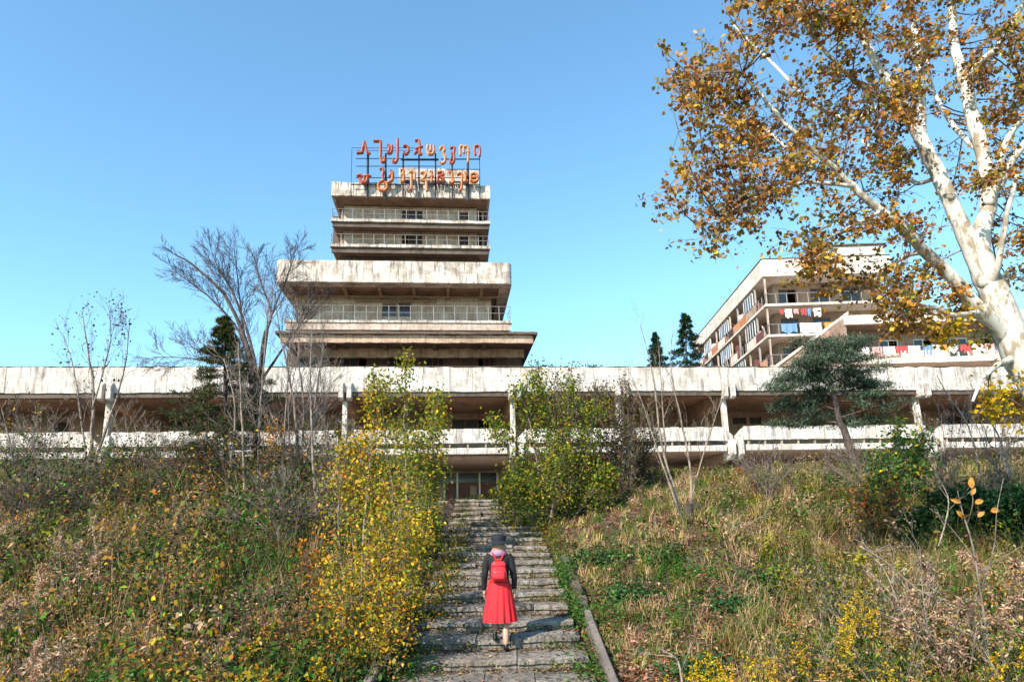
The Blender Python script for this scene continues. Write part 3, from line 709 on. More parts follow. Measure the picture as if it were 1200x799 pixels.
# ------------------------------------------------------------------ stairs and kerbs
RISE, TREAD, SY0 = 0.145, 0.714, 6.6
def plane_z(Y): return -1.96+0.203*(Y-8.6)
NSTEP = 22
def step_z(Y):
    i = int((Y-SY0)/TREAD); return plane_z(SY0+i*TREAD)+0.07
def build_stairs():
    rt = empty('stairway', (stair_x(SY0), SY0, plane_z(SY0)-.1), 'long crumbling concrete stairway climbing the hill to the entrance', 'stairs')
    ox, oy, oz = rt.location
    for i in range(NSTEP+1):
        Y = SY0+i*TREAD; cx = stair_x(Y); z = plane_z(Y)+.07; hw = 1.22+random.uniform(-.03, .05)
        cuts = [cx-hw]+sorted(cx+random.uniform(-.25, .25)+o_ for o_ in ((-.4, .45) if i % 2 else (0.05,)))+[cx+hw]
        for a, b in zip(cuts[:-1], cuts[1:]):
            n = max(3, int((b-a)/.14)); dy = random.uniform(-.05, .05); dz = random.uniform(-.022, .016); tilt = random.uniform(-.022, .022)
            m = MB(); prof = 6
            for k in range(n+1):
                x = a+.006+(b-a-.012)*k/n; chip = max(0, random.gauss(0, .045)) if random.random() < .6 else 0
                fy = Y+dy+random.gauss(0, .008)+chip; tz = z+dz+tilt*(x-cx)+random.gauss(0, .004)
                pr = [(fy+.03, tz-.22), (fy+.03, tz-.075), (fy, tz-.07), (fy, tz-.018-chip*.4), (fy+.02+chip, tz-.002), (Y+.3, tz+random.gauss(0, .006)), (Y+TREAD+.03, tz+random.gauss(0, .006)), (Y+TREAD+.03, tz-.22)]
                for (yy, zz) in pr: m.v.append((x-ox, yy-oy, zz-oz))
            L = 8
            for k in range(n):
                for j in range(L): b0 = k*L; m.f.append((b0+j, b0+L+j, b0+L+(j+1) % L, b0+(j+1) % L))
            m.f.append(tuple(range(L))); m.f.append(tuple(range(n*L+L-1, n*L-1, -1)))
            m.build('step_slab', M['stone'], rt)
build_stairs()
def kerb(p, q, wdt, h, label, name='kerb_wall'):
    p = Vector(p); q = Vector(q); d = (q-p); n = 14; s = Vector((d.y, -d.x, 0)).normalized()*wdt/2; m = MB()
    for k in range(n+1):
        c = p+d*k/n; j = random.gauss(0, .008)
        for t in (s*1.0+Vector((0, 0, h+j)), s*1.0+Vector((0, 0, -.5)), -s+Vector((0, 0, -.5)), -s+Vector((0, 0, h+j))): m.v.append(tuple(c+t-p))
    for k in range(n):
        for j in range(4): b = 4*k; m.f.append((b+j, b+4+j, b+4+(j+1) % 4, b+(j+1) % 4))
    m.f += [(0, 1, 2, 3), (4*n+3, 4*n+2, 4*n+1, 4*n)]
    o = m.build(name, M['kerb'], None, bevel=.012); o.location = p; return tag(o, label, 'kerb')
kerb((1.17, 7.0, plane_z(7.0)), (1.12, 11.2, plane_z(11.2)), .10, .12, 'narrow sloping concrete kerb wall along the right side of the lower steps')
kerb((-1.80, 7.0, plane_z(7.0)), (-1.79, 9.3, plane_z(9.3)), .12, .20, 'narrow concrete kerb wall at the left of the lowest steps')
kerb((-1.74, 9.6, plane_z(9.6)+.12), (-1.80, 10.6, plane_z(10.6)+.2), .10, .40, 'tilted grey concrete kerb slab among the yellow leaves left of the steps')
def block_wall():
    # low retaining wall leading on from the right kerb, shade painted into its blocks
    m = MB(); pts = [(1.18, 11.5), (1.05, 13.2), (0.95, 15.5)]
    rt = empty('retaining_wall', (1.18, 11.5, plane_z(11.5)), 'low broken retaining wall with shade painted in, right of the steps above the kerb', 'retaining wall')
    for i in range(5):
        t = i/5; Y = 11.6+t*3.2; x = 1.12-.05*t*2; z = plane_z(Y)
        b = MB().box(-.08, .08, 0, .6, -.3, random.uniform(.0, .16)).build('stone_block', M['darkroof_shade'], rt, bevel=.02)
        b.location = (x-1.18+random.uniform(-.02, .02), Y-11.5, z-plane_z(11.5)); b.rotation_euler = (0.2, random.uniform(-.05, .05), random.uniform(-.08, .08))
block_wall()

# ------------------------------------------------------------------ the visitor
def skin_obj(name, verts, edges, rad, mat, parent, sub=2, roots=(0,)):
    me = bpy.data.meshes.new(name); me.from_pydata(verts, edges, [])
    o = link(name, me, parent, mat)
    md = o.modifiers.new('skin', 'SKIN'); md.use_smooth_shade = True
    for i, sv_ in enumerate(me.skin_vertices[0].data):
        r = rad[i]; sv_.radius = (r, r) if not isinstance(r, tuple) else r
        sv_.use_root = i in roots
    s = o.modifiers.new('sub', 'SUBSURF'); s.levels = sub; s.render_levels = sub
    return o
def loft(rings, n, closed_top=False, closed_bot=False, fn=None):
    m = MB()
    for k, (c, rx, ry) in enumerate(rings):
        for j in range(n):
            t = 2*PI*j/n; f = fn(k, t) if fn else 1
            m.v.append((c[0]+rx*f*math.cos(t), c[1]+ry*f*math.sin(t), c[2]))
    for k in range(len(rings)-1):
        for j in range(n): b = k*n; m.f.append((b+j, b+(j+1) % n, b+n+(j+1) % n, b+n+j))
    if closed_bot: m.f.append(tuple(range(n))[::-1])
    if closed_top: m.f.append(tuple(range(len(m.v)-n, len(m.v))))
    return m
def build_person():
    Y = 10.03; X = at(586, 740, Y).x; z = step_z(Y)
    loc = (X, Y, z)
    rt = empty('person', loc, 'woman walking up the steps in dark blue hat, black top and long red skirt', 'person')
    skin = plain('skin', (.44, .24, .165), .5, 0, .06); black = plain('black_knit', (.005, .0045, .006), .85, 0, .3, 30)
    red = plain('red_skirt_cloth', (.62, .010, .018), .8, 0, .3, 14); navy = plain('navy_felt', (.003, .006, .014), .85, 0, .3, 20)
    bagred = plain('red_leather', (.75, .02, .03), .38, 0, .1, 8); hairm = plain('fair_hair', (.30, .17, .10), .6, 0, .4, 40)
    scarfm = plain('lilac_scarf', (.30, .17, .27), .8, 0, .7, 40); shoem = plain('black_shoe', (.012, .012, .012), .45)
    # body: pelvis root, spine, neck, legs mid-step, arms hanging slightly away
    V = [(0, 0, .90), (0, .0, 1.05), (0, .01, 1.22), (0, .0, 1.34), (0, .0, 1.42), (0, .015, 1.47),
         (-.085, .0, .86), (-.085, .19, .60), (-.08, .16, .36), (-.08, .155, .225),
         (.085, .0, .86), (.085, .03, .48), (.085, -.06, .24), (.085, -.09, .09),
         (-.17, .0, 1.355), (-.215, -.01, 1.10), (-.225, .045, .88),
         (.17, .0, 1.355), (.215, -.02, 1.10), (.228, .02, .88)]
    E = [(0, 1), (1, 2), (2, 3), (3, 4), (4, 5), (0, 6), (6, 7), (7, 8), (8, 9), (0, 10), (10, 11), (11, 12), (12, 13), (3, 14), (14, 15), (15, 16), (3, 17), (17, 18), (18, 19)]
    Rd = [(.12, .09), (.10, .075), (.105, .078), (.085, .065), .045, .048, .08, .058, .050, .033, .08, .056, .052, .034, .036, .030, .024, .036, .030, .024]
    body = skin_obj('body', V, E, Rd, skin, rt, 2)
    # head with face (turned away), ears
    m = MB(); n, kk = 16, 12
    for k in range(kk+1):
        ph = PI*k/kk
        for j in range(n):
            t = 2*PI*j/n; x = .075*math.sin(ph)*math.cos(t); y = .092*math.sin(ph)*math.sin(t); zz = .112*math.cos(ph)
            if y > 0:
                if abs(x) < .02 and -.045 < zz < .01: y += .018       # nose
                if abs(abs(x)-.03) < .014 and abs(zz-.012) < .018: y -= .008
                if zz < -.05: y *= .9; x *= .86
            m.v.append((x, y, zz))
    for k in range(kk):
        for j in range(n): b = k*n; m.f.append((b+j, b+n+j, b+n+(j+1) % n, b+(j+1) % n))
    h = m.build('head', skin, rt, smooth=True); h.location = (0, .02, 1.545)
    for s in (-1, 1):
        e = loft([((0, 0, -.028), .004, .008), ((s*.006, 0, -.01), .009, .014), ((s*.008, 0, .012), .010, .018), ((0, 0, .028), .004, .01)], 8, True, True).build('ear', skin, h, smooth=True); e.location = (s*.077, 0, 0)
        e = loft([((0, 0, -.006), .006, .003), ((0, .004, 0), .011, .006), ((0, 0, .006), .006, .003)], 8, True, True).build('eye', M['whitepaint'], h, smooth=True); e.location = (s*.03, .078, .012)
    loft([((0, 0, -.006), .012, .003), ((0, .004, 0), .022, .006), ((0, 0, .006), .012, .003)], 8, True, True).build('mouth', bagred, h, smooth=True).location = (0, .076, -.055)
    # hands: palm plus five bent fingers grown inside it
    for s in (-1, 1):
        wx, wy, wz = (s*.2255, .045 if s < 0 else .02, .88)
        V = [(wx, wy, wz+.02), (wx+s*.004, wy+.004, wz-.035), (wx+s*.004, wy+.008, wz-.075)]; E = [(0, 1), (1, 2)]; Rd = [(.02, .02), (.018, .032), (.014, .034)]; roots = [0]
        for f, (dy, L) in enumerate(((-.026, .060), (-.009, .072), (.009, .075), (.026, .066))):
            b = len(V); V += [(wx+s*.004, wy+.008+dy, wz-.065), (wx+s*.002, wy+.012+dy*1.1, wz-.08-L*.45), (wx-s*.006, wy+.016+dy*1.1, wz-.08-L*.78), (wx-s*.016, wy+.018+dy*1.05, wz-.08-L)]
            E += [(b, b+1), (b+1, b+2), (b+2, b+3)]; Rd += [.0095, .009, .008, .0065]; roots.append(b)
        b = len(V); V += [(wx, wy+.02, wz-.03), (wx-s*.012, wy+.045, wz-.052), (wx-s*.018, wy+.052, wz-.078)]; E += [(b, b+1), (b+1, b+2)]; Rd += [.011, .010, .008]; roots.append(b)
        skin_obj('hand', V, E, Rd, skin, rt, 1, roots)
    # black top: torso loft plus sleeves
    m = loft([((0, 0, .985), .150, .115), ((0, 0, 1.06), .142, .108), ((0, 0, 1.16), .150, .112), ((0, 0, 1.26), .172, .12), ((0, 0, 1.335), .185, .11), ((0, 0, 1.39), .165, .09), ((0, 0, 1.425), .075, .065), ((0, 0, 1.44), .062, .058)], 24,
             fn=lambda k, t: 1+.015*math.sin(5*t+k))
    m.build('top', black, rt, smooth=True)
    for s in (-1, 1):
        wy = .045 if s < 0 else .02
        limbs_obj('sleeve', [([(s*.135, 0, 1.375), (s*.178, -.005, 1.30), (s*.212, -.015, 1.12), (s*.224, wy*.5, 1.0), (s*.229, wy, .885)], [.060, .058, .050, .043, .038])], black, rt, 12, wob=.002)
    # pleated skirt
    rg = []
    for k in range(11):
        t = k/10; rg.append(((0, .02+.02*t, 1.02-.60*t), (.148+.092*t**.75), (.115+.115*t**.8)))
    sk = loft(rg, 96, fn=lambda k, t: 1+(.012+.075*(k/10))*math.cos(14*t+.9*math.sin(2*t+.5)+.12*k)*(.75+.25*math.sin(5*t+2))+.04*(k/10)*math.sin(2*t+1+.1*k)).build('skirt', red, rt, smooth=True)
    loft([((0, .0, .995), .155, .12), ((0, 0, 1.035), .152, .118)], 32).build('waistband', red, sk, smooth=True)
    # shoes
    for s, (fx, fy, fz, pit) in ((-1, (-.08, .17, .145, 0)), (1, (.085, -.07, .0, R(-16)))):
        m = loft([((0, 0, 0), .040, .115), ((0, 0, .018), .043, .118), ((0, -.005, .03), .040, .112), ((0, -.03, .055), .034, .075), ((0, -.06, .085), .036, .045), ((0, -.06, .11), .036, .042)], 16, True, True)
        o = m.build('shoe', shoem, rt, smooth=True); o.location = (fx, fy+.04, fz+(.025 if pit else 0)); o.rotation_euler = (pit, 0, 0)
    # hair and scarf round the neck
    loft([((0, -.01, 1.60), .082, .095), ((0, -.02, 1.53), .094, .098), ((0, -.025, 1.47), .098, .085), ((0, -.03, 1.425), .105, .075), ((0, -.035, 1.385), .09, .06)], 28, True, True,
         fn=lambda k, t: 1+.04*math.sin(9*t+k)).build('hair', hairm, rt, smooth=True)
    loft([((0, -.0, 1.375), .130, .10), ((0, -.01, 1.405), .132, .112), ((0, -.01, 1.44), .112, .108), ((0, 0, 1.475), .098, .098), ((0, 0, 1.49), .08, .085)], 30,
         fn=lambda k, t: 1+.06*math.sin(7*t+2*k)).build('scarf', scarfm, rt, smooth=True)
    # cloche hat with turned-down brim
    hat = loft([((0, .005, 1.548), .192, .196), ((0, .005, 1.557), .187, .191), ((0, .01, 1.583), .118, .128), ((0, .01, 1.60), .108, .118), ((0, .01, 1.655), .102, .112), ((0, .01, 1.682), .088, .097), ((0, .01, 1.694), .05, .055)], 32, True,
               fn=lambda k, t: 1+(.02 if k < 3 else .008)*math.sin(3*t+1)).build('hat', navy, rt, smooth=True)
    loft([((0, .01, 1.598), .111, .121), ((0, .01, 1.632), .109, .119)], 32).build('hat_band', black, hat, smooth=True)
    rt.scale = (.955, .955, .955)
    # backpack, a thing of its own
    bp = empty('backpack', (X, Y-.16*.955, z+1.06*.955), 'small red leather backpack worn over the black top', 'backpack')
    bp.scale = rt.scale
    def rbox(hw, hd, z0, z1, tw=.85, n=24):
        rg = []
        for k in range(9):
            t = k/8; e = (1-abs(2*t-1)**6)**.5*.25+.75; s_ = 1+(tw-1)*t
            rg.append(((0, 0, z0+(z1-z0)*t), hw*s_*e, hd*e))
        def f(k, t): c, s2 = abs(math.cos(t)), abs(math.sin(t)); return 1/((c**3+s2**3)**(1/3))*(1+.02*math.sin(3*t+k))
        return loft(rg, n, True, True, fn=f)
    rbox(.125, .06, -.04, .24, .8).build('bag_body', bagred, bp, smooth=True)
    o = rbox(.088, .02, 0, .12, .95).build('front_pocket', bagred, bp, smooth=True); o.location = (0, -.062, -.015)
    o = rbox(.105, .022, 0, .065, .9).build('flap', bagred, bp, smooth=True); o.location = (0, -.05, .165)
    for s in (-1, 1):
        m = MB(); pts = [(s*.03, .035, .24), (s*.055, .045, .30), (s*.085, .07, .352), (s*.095, .14, .385), (s*.10, .21, .36)]
        for a, b in zip(pts[:-1], pts[1:]): m.bar(a, b, .013, 4)
        m.build('strap', bagred, bp)
    m = MB(); m.path([(.025*math.cos(t), 0, .235+.035*math.sin(t)) for t in np.linspace(0, PI, 7)], .006, 5); m.build('handle', bagred, bp)
build_person()

# ------------------------------------------------------------------ vegetation
C_GREEN = (.045, .115, .014); C_DARK = (.014, .042, .010); C_OLIVE = (.115, .12, .018); C_YOLIVE = (.27, .23, .02)
C_OCHRE = (.42, .20, .025); C_YELLOW = (.52, .33, .015); C_BROWN = (.13, .065, .032); C_TAN = (.40, .26, .15); C_RUST = (.36, .085, .015)
C_PURPLE = (.10, .05, .042); C_STRAW = (.36, .27, .10); C_ORANGE = (.52, .17, .015); C_LITTER = (.34, .18, .11)

def grow(p, d, L, r, lev, segs, tips, prm):
    """recursive branching; prm: steps, wob, up, kids, ang, shrink"""
    k = prm['steps']; d = d.normalized()
    for i in range(k):
        d = (d+Vector((random.gauss(0, 1), random.gauss(0, 1), random.gauss(0, 1)))*prm['wob']+Vector((0, 0, prm['up']))).normalized()
        q = p+d*L/k; r0 = r*(1-.75*i/k); r1 = r*(1-.75*(i+1)/k)
        segs.append((tuple(p), tuple(q), r0, r1)); p = q
        if lev > 0 and i >= prm.get('first', 0):
            kids = prm['kids']; n = int(kids)+(random.random() < kids-int(kids))
            for _ in range(n):
                ax = d.orthogonal().normalized(); ax = Quaternion(d, random.uniform(0, 2*PI)) @ ax
                dd = (d*math.cos(prm['ang'])+ax*math.sin(prm['ang'])*random.uniform(.7, 1.2)).normalized()
                grow(p, dd, L*prm['shrink']*random.uniform(.6, 1.15)*(1-.35*i/k), r1*.7, lev-1, segs, tips, prm)
        if lev == 0: tips.append((tuple(p), tuple(d)))
def segs_np(segs): 
    a = np.array([s[0] for s in segs]); b = np.array([s[1] for s in segs]); return a, b, np.array([s[2] for s in segs]), np.array([s[3] for s in segs])
def limb_pts(pts, rad): return limb(pts, rad, 3)[2]

def make_tree(name, label, cat, stems, bark, twig=None, leaves=None, group=None, origin=None, crown_name='foliage', start=.25, spawn=14, twigmat=None, minr=.003):
    """stems: list of (points, radii); twig: dict for grow; leaves: dict(n, size, cols, wts, spread, flat)"""
    o0 = Vector(origin or stems[0][0][0]); rt = empty(name, o0, label, cat, group)
    loc = lambda pts: [Vector(p)-o0 for p in pts]
    for pts, rad in stems: limbs_obj('trunk', [(loc(pts), rad)], bark, rt, 7 if max(rad) < .05 else 10, wob=max(rad)*.12)
    segs = []; tips = []
    if twig:
        for pts, rad in stems:
            P = [Vector(q)-o0 for q in limb_pts(pts, rad)]; n = len(P); L0 = sum((P[i+1]-P[i]).length for i in range(n-1))
            for s in range(spawn):
                t = start+(1-start)*((s+random.random())/spawn); x = t*(n-1); i = min(int(x), n-2); p = P[i].lerp(P[i+1], x-i)
                d0 = (P[i+1]-P[i]).normalized(); ax = Quaternion(d0, random.uniform(0, 2*PI)) @ d0.orthogonal().normalized()
                a = twig.get('ang0', twig['ang']); d = d0*math.cos(a)+ax*math.sin(a)
                Ls = twig['len']*random.uniform(.6, 1.2)*(twig.get('taper', lambda t: 1-.55*t)(t))
                grow(p, d, Ls, max(minr, twig['r']*(1-.6*t)), twig['lev'], segs, tips, twig)
        A, B, ra, rb = segs_np(segs); np_mesh('branches', seg_quads(A, B, np.maximum(ra, minr), np.maximum(rb, minr*.8)), 4, twigmat or bark, rt)
    if leaves and tips:
        T = np.array([t[0] for t in tips]); n = leaves['n']; sel = rng.integers(0, len(T), n); P = T[sel]+rng.normal(size=(n, 3))*leaves['spread']
        ci = rng.choice(len(leaves['cols']), len(T), p=np.array(leaves['wts'])/sum(leaves['wts']))[sel]
        mixm = rng.random(n) < .35; ci[mixm] = rng.choice(len(leaves['cols']), n, p=np.array(leaves['wts'])/sum(leaves['wts']))[mixm]
        col = vary(np.array(leaves['cols'])[ci], n, v=.22)
        if 'mask' in leaves: k = leaves['mask'](P+np.array(o0)); P = P[k]; col = col[k]
        if 'shade' in leaves: col = leaves['shade'](P+np.array(o0), col)
        tag(np_mesh(crown_name, leaf_quads(P, leaves['size'], aspect=leaves.get('aspect', .6), flat=leaves.get('flat')), 4, M['leaf'], rt, col), kind='stuff')
    return rt
def stem(pxs, Y, r0, r1=None, dY=0.0, ground=True, bend=0):
    """stem through pixel points; starts in the ground"""
    n = len(pxs); pts = [at(x, y, Y+dY*i/max(1, n-1)) for i, (x, y) in enumerate(pxs)]
    if ground:
        b = pts[0]; g = ground_z(b.x, b.y); 
        if b.z > g: pts.insert(0, Vector((b.x+random.uniform(-.05, .05), b.y, g-.15)))
        else: pts[0] = Vector((b.x, b.y, min(b.z, g-.1)))
    r1 = r0*.15 if r1 is None else r1; k = len(pts)
    return pts, [r0+(r1-r0)*i/(k-1) for i in range(k)]

# --- big pale-barked tree at the right
def big_tree():
    Y0 = 10.0
    def L(pts): return [at(x, y, Y) for x, y, Y, r in pts], [r*Y/800 for x, y, Y, r in pts]
    limbs = [
        [(1345, 650, 10, 36), (1262, 520, 10, 31), (1214, 445, 10, 26), (1188, 400, 10, 23), (1167, 350, 10, 21), (1148, 300, 10, 18), (1140, 275, 10, 15)],
        [(1158, 335, 10, 16), (1143, 300, 10, 15), (1120, 250, 10, 12), (1100, 205, 10, 12), (1085, 175, 10, 11), (1062, 130, 9.9, 9.5), (1035, 85, 9.8, 7.5), (1012, 45, 9.7, 6), (1003, 10, 9.6, 4.5), (1012, -40, 9.5, 3)],
        [(1088, 180, 10, 8), (1080, 150, 10.2, 7.5), (1079, 100, 10.4, 6.5), (1074, 50, 10.6, 6), (1066, 0, 10.8, 5), (1060, -50, 11, 3)],
        [(1148, 310, 10, 14), (1151, 270, 10, 13), (1158, 235, 10.1, 12.5), (1152, 180, 10.2, 10.5), (1140, 140, 10.3, 11), (1130, 95, 10.4, 9), (1118, 50, 10.5, 7), (1114, 0, 10.6, 6), (1108, -50, 10.7, 4)],
        [(1131, 95, 10.4, 6.5), (1150, 72, 10.2, 6), (1170, 55, 10, 5.5), (1190, 22, 9.8, 5), (1206, -12, 9.6, 4)],
        [(1158, 240, 10, 8), (1172, 215, 9.8, 7), (1192, 180, 9.6, 6), (1220, 150, 9.4, 5)],
        [(1165, 225, 10, 6), (1182, 160, 9.8, 5), (1212, 130, 9.6, 4)],
        [(1180, 395, 10, 13), (1150, 365, 9.8, 12), (1115, 325, 9.6, 10), (1085, 295, 9.4, 9), (1060, 270, 9.2, 8), (1025, 242, 9.0, 6.5), (1000, 218, 8.9, 5), (975, 195, 8.8, 4.5), (940, 165, 8.6, 3.5), (900, 122, 8.5, 3), (870, 85, 8.4, 2)],
        [(985, 205, 8.85, 4), (950, 195, 9.2, 3.5), (900, 155, 9.6, 3), (865, 140, 9.9, 2), (830, 130, 10.2, 1.5)],
        [(1000, 218, 8.9, 3.5), (950, 214, 8.7, 3), (900, 225, 8.5, 2.4), (860, 245, 8.3, 1.8), (835, 262, 8.2, 1.2)],
        [(1032, 246, 9.0, 3.5), (1005, 262, 8.8, 3), (970, 280, 8.6, 2.4), (940, 292, 8.5, 1.6)],
        [(1088, 296, 9.4, 5), (1060, 300, 9.8, 4), (1030, 325, 10.2, 3), (1000, 345, 10.4, 2)],
        [(1062, 130, 9.9, 5), (1030, 115, 9.5, 4), (990, 85, 9.2, 3.4), (950, 40, 9, 3), (930, 5, 8.8, 2)],
        [(1050, 112, 9.8, 4), (1000, 140, 10.3, 3.4), (950, 120, 10.6, 3), (900, 70, 10.8, 2.4), (860, 30, 11, 1.8)],
        [(1100, 205, 10, 4), (1075, 215, 10.4, 3.5), (1045, 190, 10.8, 3), (1010, 165, 11, 2.2)],
        [(1160, 340, 10, 6), (1172, 300, 9.6, 5), (1180, 250, 9.4, 4), (1192, 205, 9.2, 3)],
        [(1186, 420, 10, 6), (1165, 430, 9.5, 4), (1150, 445, 9.1, 3), (1140, 470, 8.9, 2)],
        [(1150, 365, 9.8, 5), (1120, 370, 9.3, 4), (1090, 360, 9, 3), (1060, 372, 8.8, 2)],
        [(1150, 180, 10.2, 5), (1120, 150, 10.8, 4), (1095, 110, 11.2, 3), (1085, 60, 11.5, 2)],
    ]
    base = at(1345, 650, 10); base.z = ground_z(base.x, base.y)
    rt = empty('plane_tree', base, 'tall plane tree with white peeling bark and rusty orange autumn leaves at the right edge', 'tree')
    allP = []
    for i, l in enumerate(limbs):
        pts, rad = L(l); rad = [x*.76 for x in rad]
        if i == 0: pts.insert(0, base-Vector((0, 0, .3))); rad.insert(0, rad[0]*1.25)
        limbs_obj('trunk' if i == 0 else 'branch', [([p-base for p in pts], rad)], M['birchbark'], rt, 12 if i < 8 else 8, wob=.006)
        allP += [q-base for q in limb_pts(pts, rad)][(6 if i == 0 else 3):]
    AP = np.array([tuple(q) for q in allP])
    E = [(815, 105, 48, 40, 1), (785, 195, 32, 26, .8), (845, 150, 62, 52, 1.3), (862, 255, 46, 28, 1), (905, 200, 58, 36, 1), (850, 45, 42, 34, .8), (905, 22, 60, 28, .9), (970, 45, 52, 45, 1), (960, 112, 60, 45, 1), (990, 170, 60, 50, 1),
         (1030, 100, 50, 60, .9), (1060, 30, 60, 34, .8), (945, 272, 34, 26, .8), (962, 312, 38, 32, 1.6), (1020, 235, 50, 40, .9), (1060, 160, 40, 60, .8), (1085, 352, 52, 38, 1.9), (1035, 335, 40, 32, 1.4), (1075, 290, 38, 34, .8),
         (1120, 60, 70, 56, .8), (1165, 120, 45, 55, .7), (1128, 215, 38, 44, .5), (1182, 285, 24, 36, .9), (1185, 210, 25, 30, .5), (1178, 452, 34, 36, 1.1), (1120, 395, 48, 18, 1.2), (1010, 10, 60, 25, .7), (1180, 20, 40, 40, .5),
         (1240, 120, 60, 120, 1.2), (1230, 300, 40, 60, .5), (1100, -60, 120, 50, 1.2), (930, -40, 90, 35, 1), (800, 70, 30, 25, .4), (775, 225, 20, 16, .3), (835, 285, 24, 14, .35)]
    cl = []; W = [e[2]*e[3]*e[4] for e in E]; tot = sum(W)
    for e, w_ in zip(E, W):
        for _ in range(max(3, round(w_/tot*300))):
            a = random.uniform(0, 2*PI); q = math.sqrt(random.random()); px = e[0]+e[2]*q*math.cos(a); py = e[1]+e[3]*q*math.sin(a)
            base_Y = 8.6+1.6*sm(px, 900, 1150)+random.uniform(-1.2, 1.5)
            cl.append(at(px, py, float(base_Y))-base)
    segs = []; LP = []; LC = []
    cols = np.array([(.40, .18, .03), (.31, .13, .025), (.18, .08, .025), (.34, .23, .03), (.17, .16, .025), (.52, .31, .05)])
    for c in cl:
        d2 = ((AP-np.array(c))**2).sum(1)+((AP[:, 0]-c.x) < -.2)*.4; j = int(np.argmin(d2)); p = Vector(AP[j]); v = c-p; n = 5
        side = v.orthogonal().normalized()*v.length*.14
        prev = p; r0 = min(.018, .006+.008*v.length)
        for k in range(1, n+1):
            t = k/n; q = p+v*t+Quaternion(v.normalized() if v.length > .01 else Vector((0, 0, 1)), j) @ side*math.sin(PI*t)+Vector((0, 0, -.06*math.sin(PI*t)*v.length)); r1 = r0*(1-.7*t)
            segs.append((tuple(prev), tuple(q), r0*(1-.7*(k-1)/n), r1))
            if k > 1 or v.length < 1:
                for _ in range(3):
                    dd = Vector((random.gauss(0, 1), random.gauss(0, 1), random.gauss(-.15, .8))).normalized(); Lw = random.uniform(.15, .42); e = q+dd*Lw
                    m_ = q.lerp(e, .5)+Vector((0, 0, .03)); segs.append((tuple(q), tuple(m_), .0045, .0035)); segs.append((tuple(m_), tuple(e), .0035, .002))
                    nl = int(random.uniform(5, 15)*(1.0 if k > 2 else .2)); base_c = cols[rng.choice(6, p=[.3, .25, .15, .13, .07, .1])]
                    for _l in range(nl):
                        t2 = random.random(); LP.append(tuple(q.lerp(e, .25+.85*t2)+Vector((random.gauss(0, .035), random.gauss(0, .035), random.gauss(-.02, .035))))); LC.append(base_c if random.random() < .8 else cols[rng.choice(6)])
            prev = q
    A, B, ra, rb = segs_np(segs); np_mesh('twigs', seg_quads(A, B, ra, rb), 4, M['greybark'], rt)
    LP = np.array(LP); LC = vary(np.array(LC), len(LP), v=.25)
    wp = LP+np.array(base); low = (wp[:, 2] < 3.0) & (wp[:, 0] > 6); LC[low] = vary(np.array(C_YELLOW)*.8, int(low.sum()), v=.25)
    tag(np_mesh('foliage', leaf_quads(LP, .070, up=.2, aspect=.8), 4, M['leaf'], rt, LC), kind='stuff')
big_tree()

TW = dict(steps=4, wob=.13, up=.04, kids=1.0, ang=.55, shrink=.62, lev=2, len=1.2, r=.016)
def tw(**k): d = dict(TW); d.update(k); return d

# --- left group of bare trees and the fir
make_tree('bare_tree', 'wide bare tree with fine dark twigs fanning out against the sky left of the tower', 'tree',
    [stem([(302, 600), (300, 520), (296, 440), (286, 395), (262, 345), (232, 315), (205, 298)], 21, .11, .02),
     stem([(296, 470), (285, 400), (262, 365), (236, 340), (210, 322)], 21.3, .05, .01, ground=False),
     stem([(300, 480), (298, 420), (276, 350), (258, 318), (248, 296)], 20.8, .06, .01, ground=False),
     stem([(302, 470), (308, 400), (318, 368), (305, 330), (298, 300)], 21.2, .06, .01, ground=False),
     stem([(304, 460), (314, 385), (322, 360), (338, 320), (345, 300)], 20.6, .05, .01, ground=False),
     stem([(292, 430), (262, 425), (225, 420), (180, 418)], 20.4, .04, .008, ground=False),
     stem([(300, 450), (286, 390), (280, 340), (276, 300)], 21.5, .05, .01, ground=False),
     stem([(304, 450), (330, 410), (352, 380), (372, 350)], 21.5, .05, .01, ground=False)],
    M['darkbark'], tw(len=1.6, lev=2, up=.03, kids=1.4, ang=.5, r=.02, steps=5), start=.35, spawn=11, minr=.005)
for i, (pxs, Y, r, lab) in enumerate((
    ([(287, 640), (286, 560), (283, 480), (279, 400)], 17.5, .05, 'straight slender pale trunk, leftmost of the bare saplings before the fir'),
    ([(303, 640), (302, 560), (306, 470), (312, 390), (318, 335)], 18.5, .045, 'tall thin grey sapling right beside the dark fir'),
    ([(374, 668), (371, 600), (366, 520), (364, 440), (366, 378)], 17.0, .05, 'pale slender sapling with forked top at the left of the yellow trees'),
    ([(345, 640), (342, 560), (338, 480), (352, 410)], 19.0, .04, 'thin brown sapling leaning right under the wide tower parapet'),
    ([(246, 620), (244, 540), (238, 460), (230, 400)], 19.5, .045, 'thin dark sapling left of the fir'),
    ([(328, 630), (330, 560), (336, 470), (340, 400)], 18.2, .045, 'thin dark sapling right of the slender pale trunks'),
    ([(262, 640), (268, 560), (276, 480), (262, 420)], 17.8, .04, 'crooked sapling crossing in front of the fir'),
    ([(388, 600), (384, 540), (378, 470), (374, 420)], 20.5, .035, 'thinnest bare sapling close behind the yellow tree'))):
    make_tree('bare_sapling', lab, 'sapling', [stem(pxs, Y, r, .008)], M['palebark' if i % 2 == 0 else 'greybark'], tw(len=1.35, lev=2, up=.10, ang=.6, r=.012, kids=.9), start=.22, spawn=16, group='bare saplings left of the stairs', twigmat=M['greybark'], minr=.004)
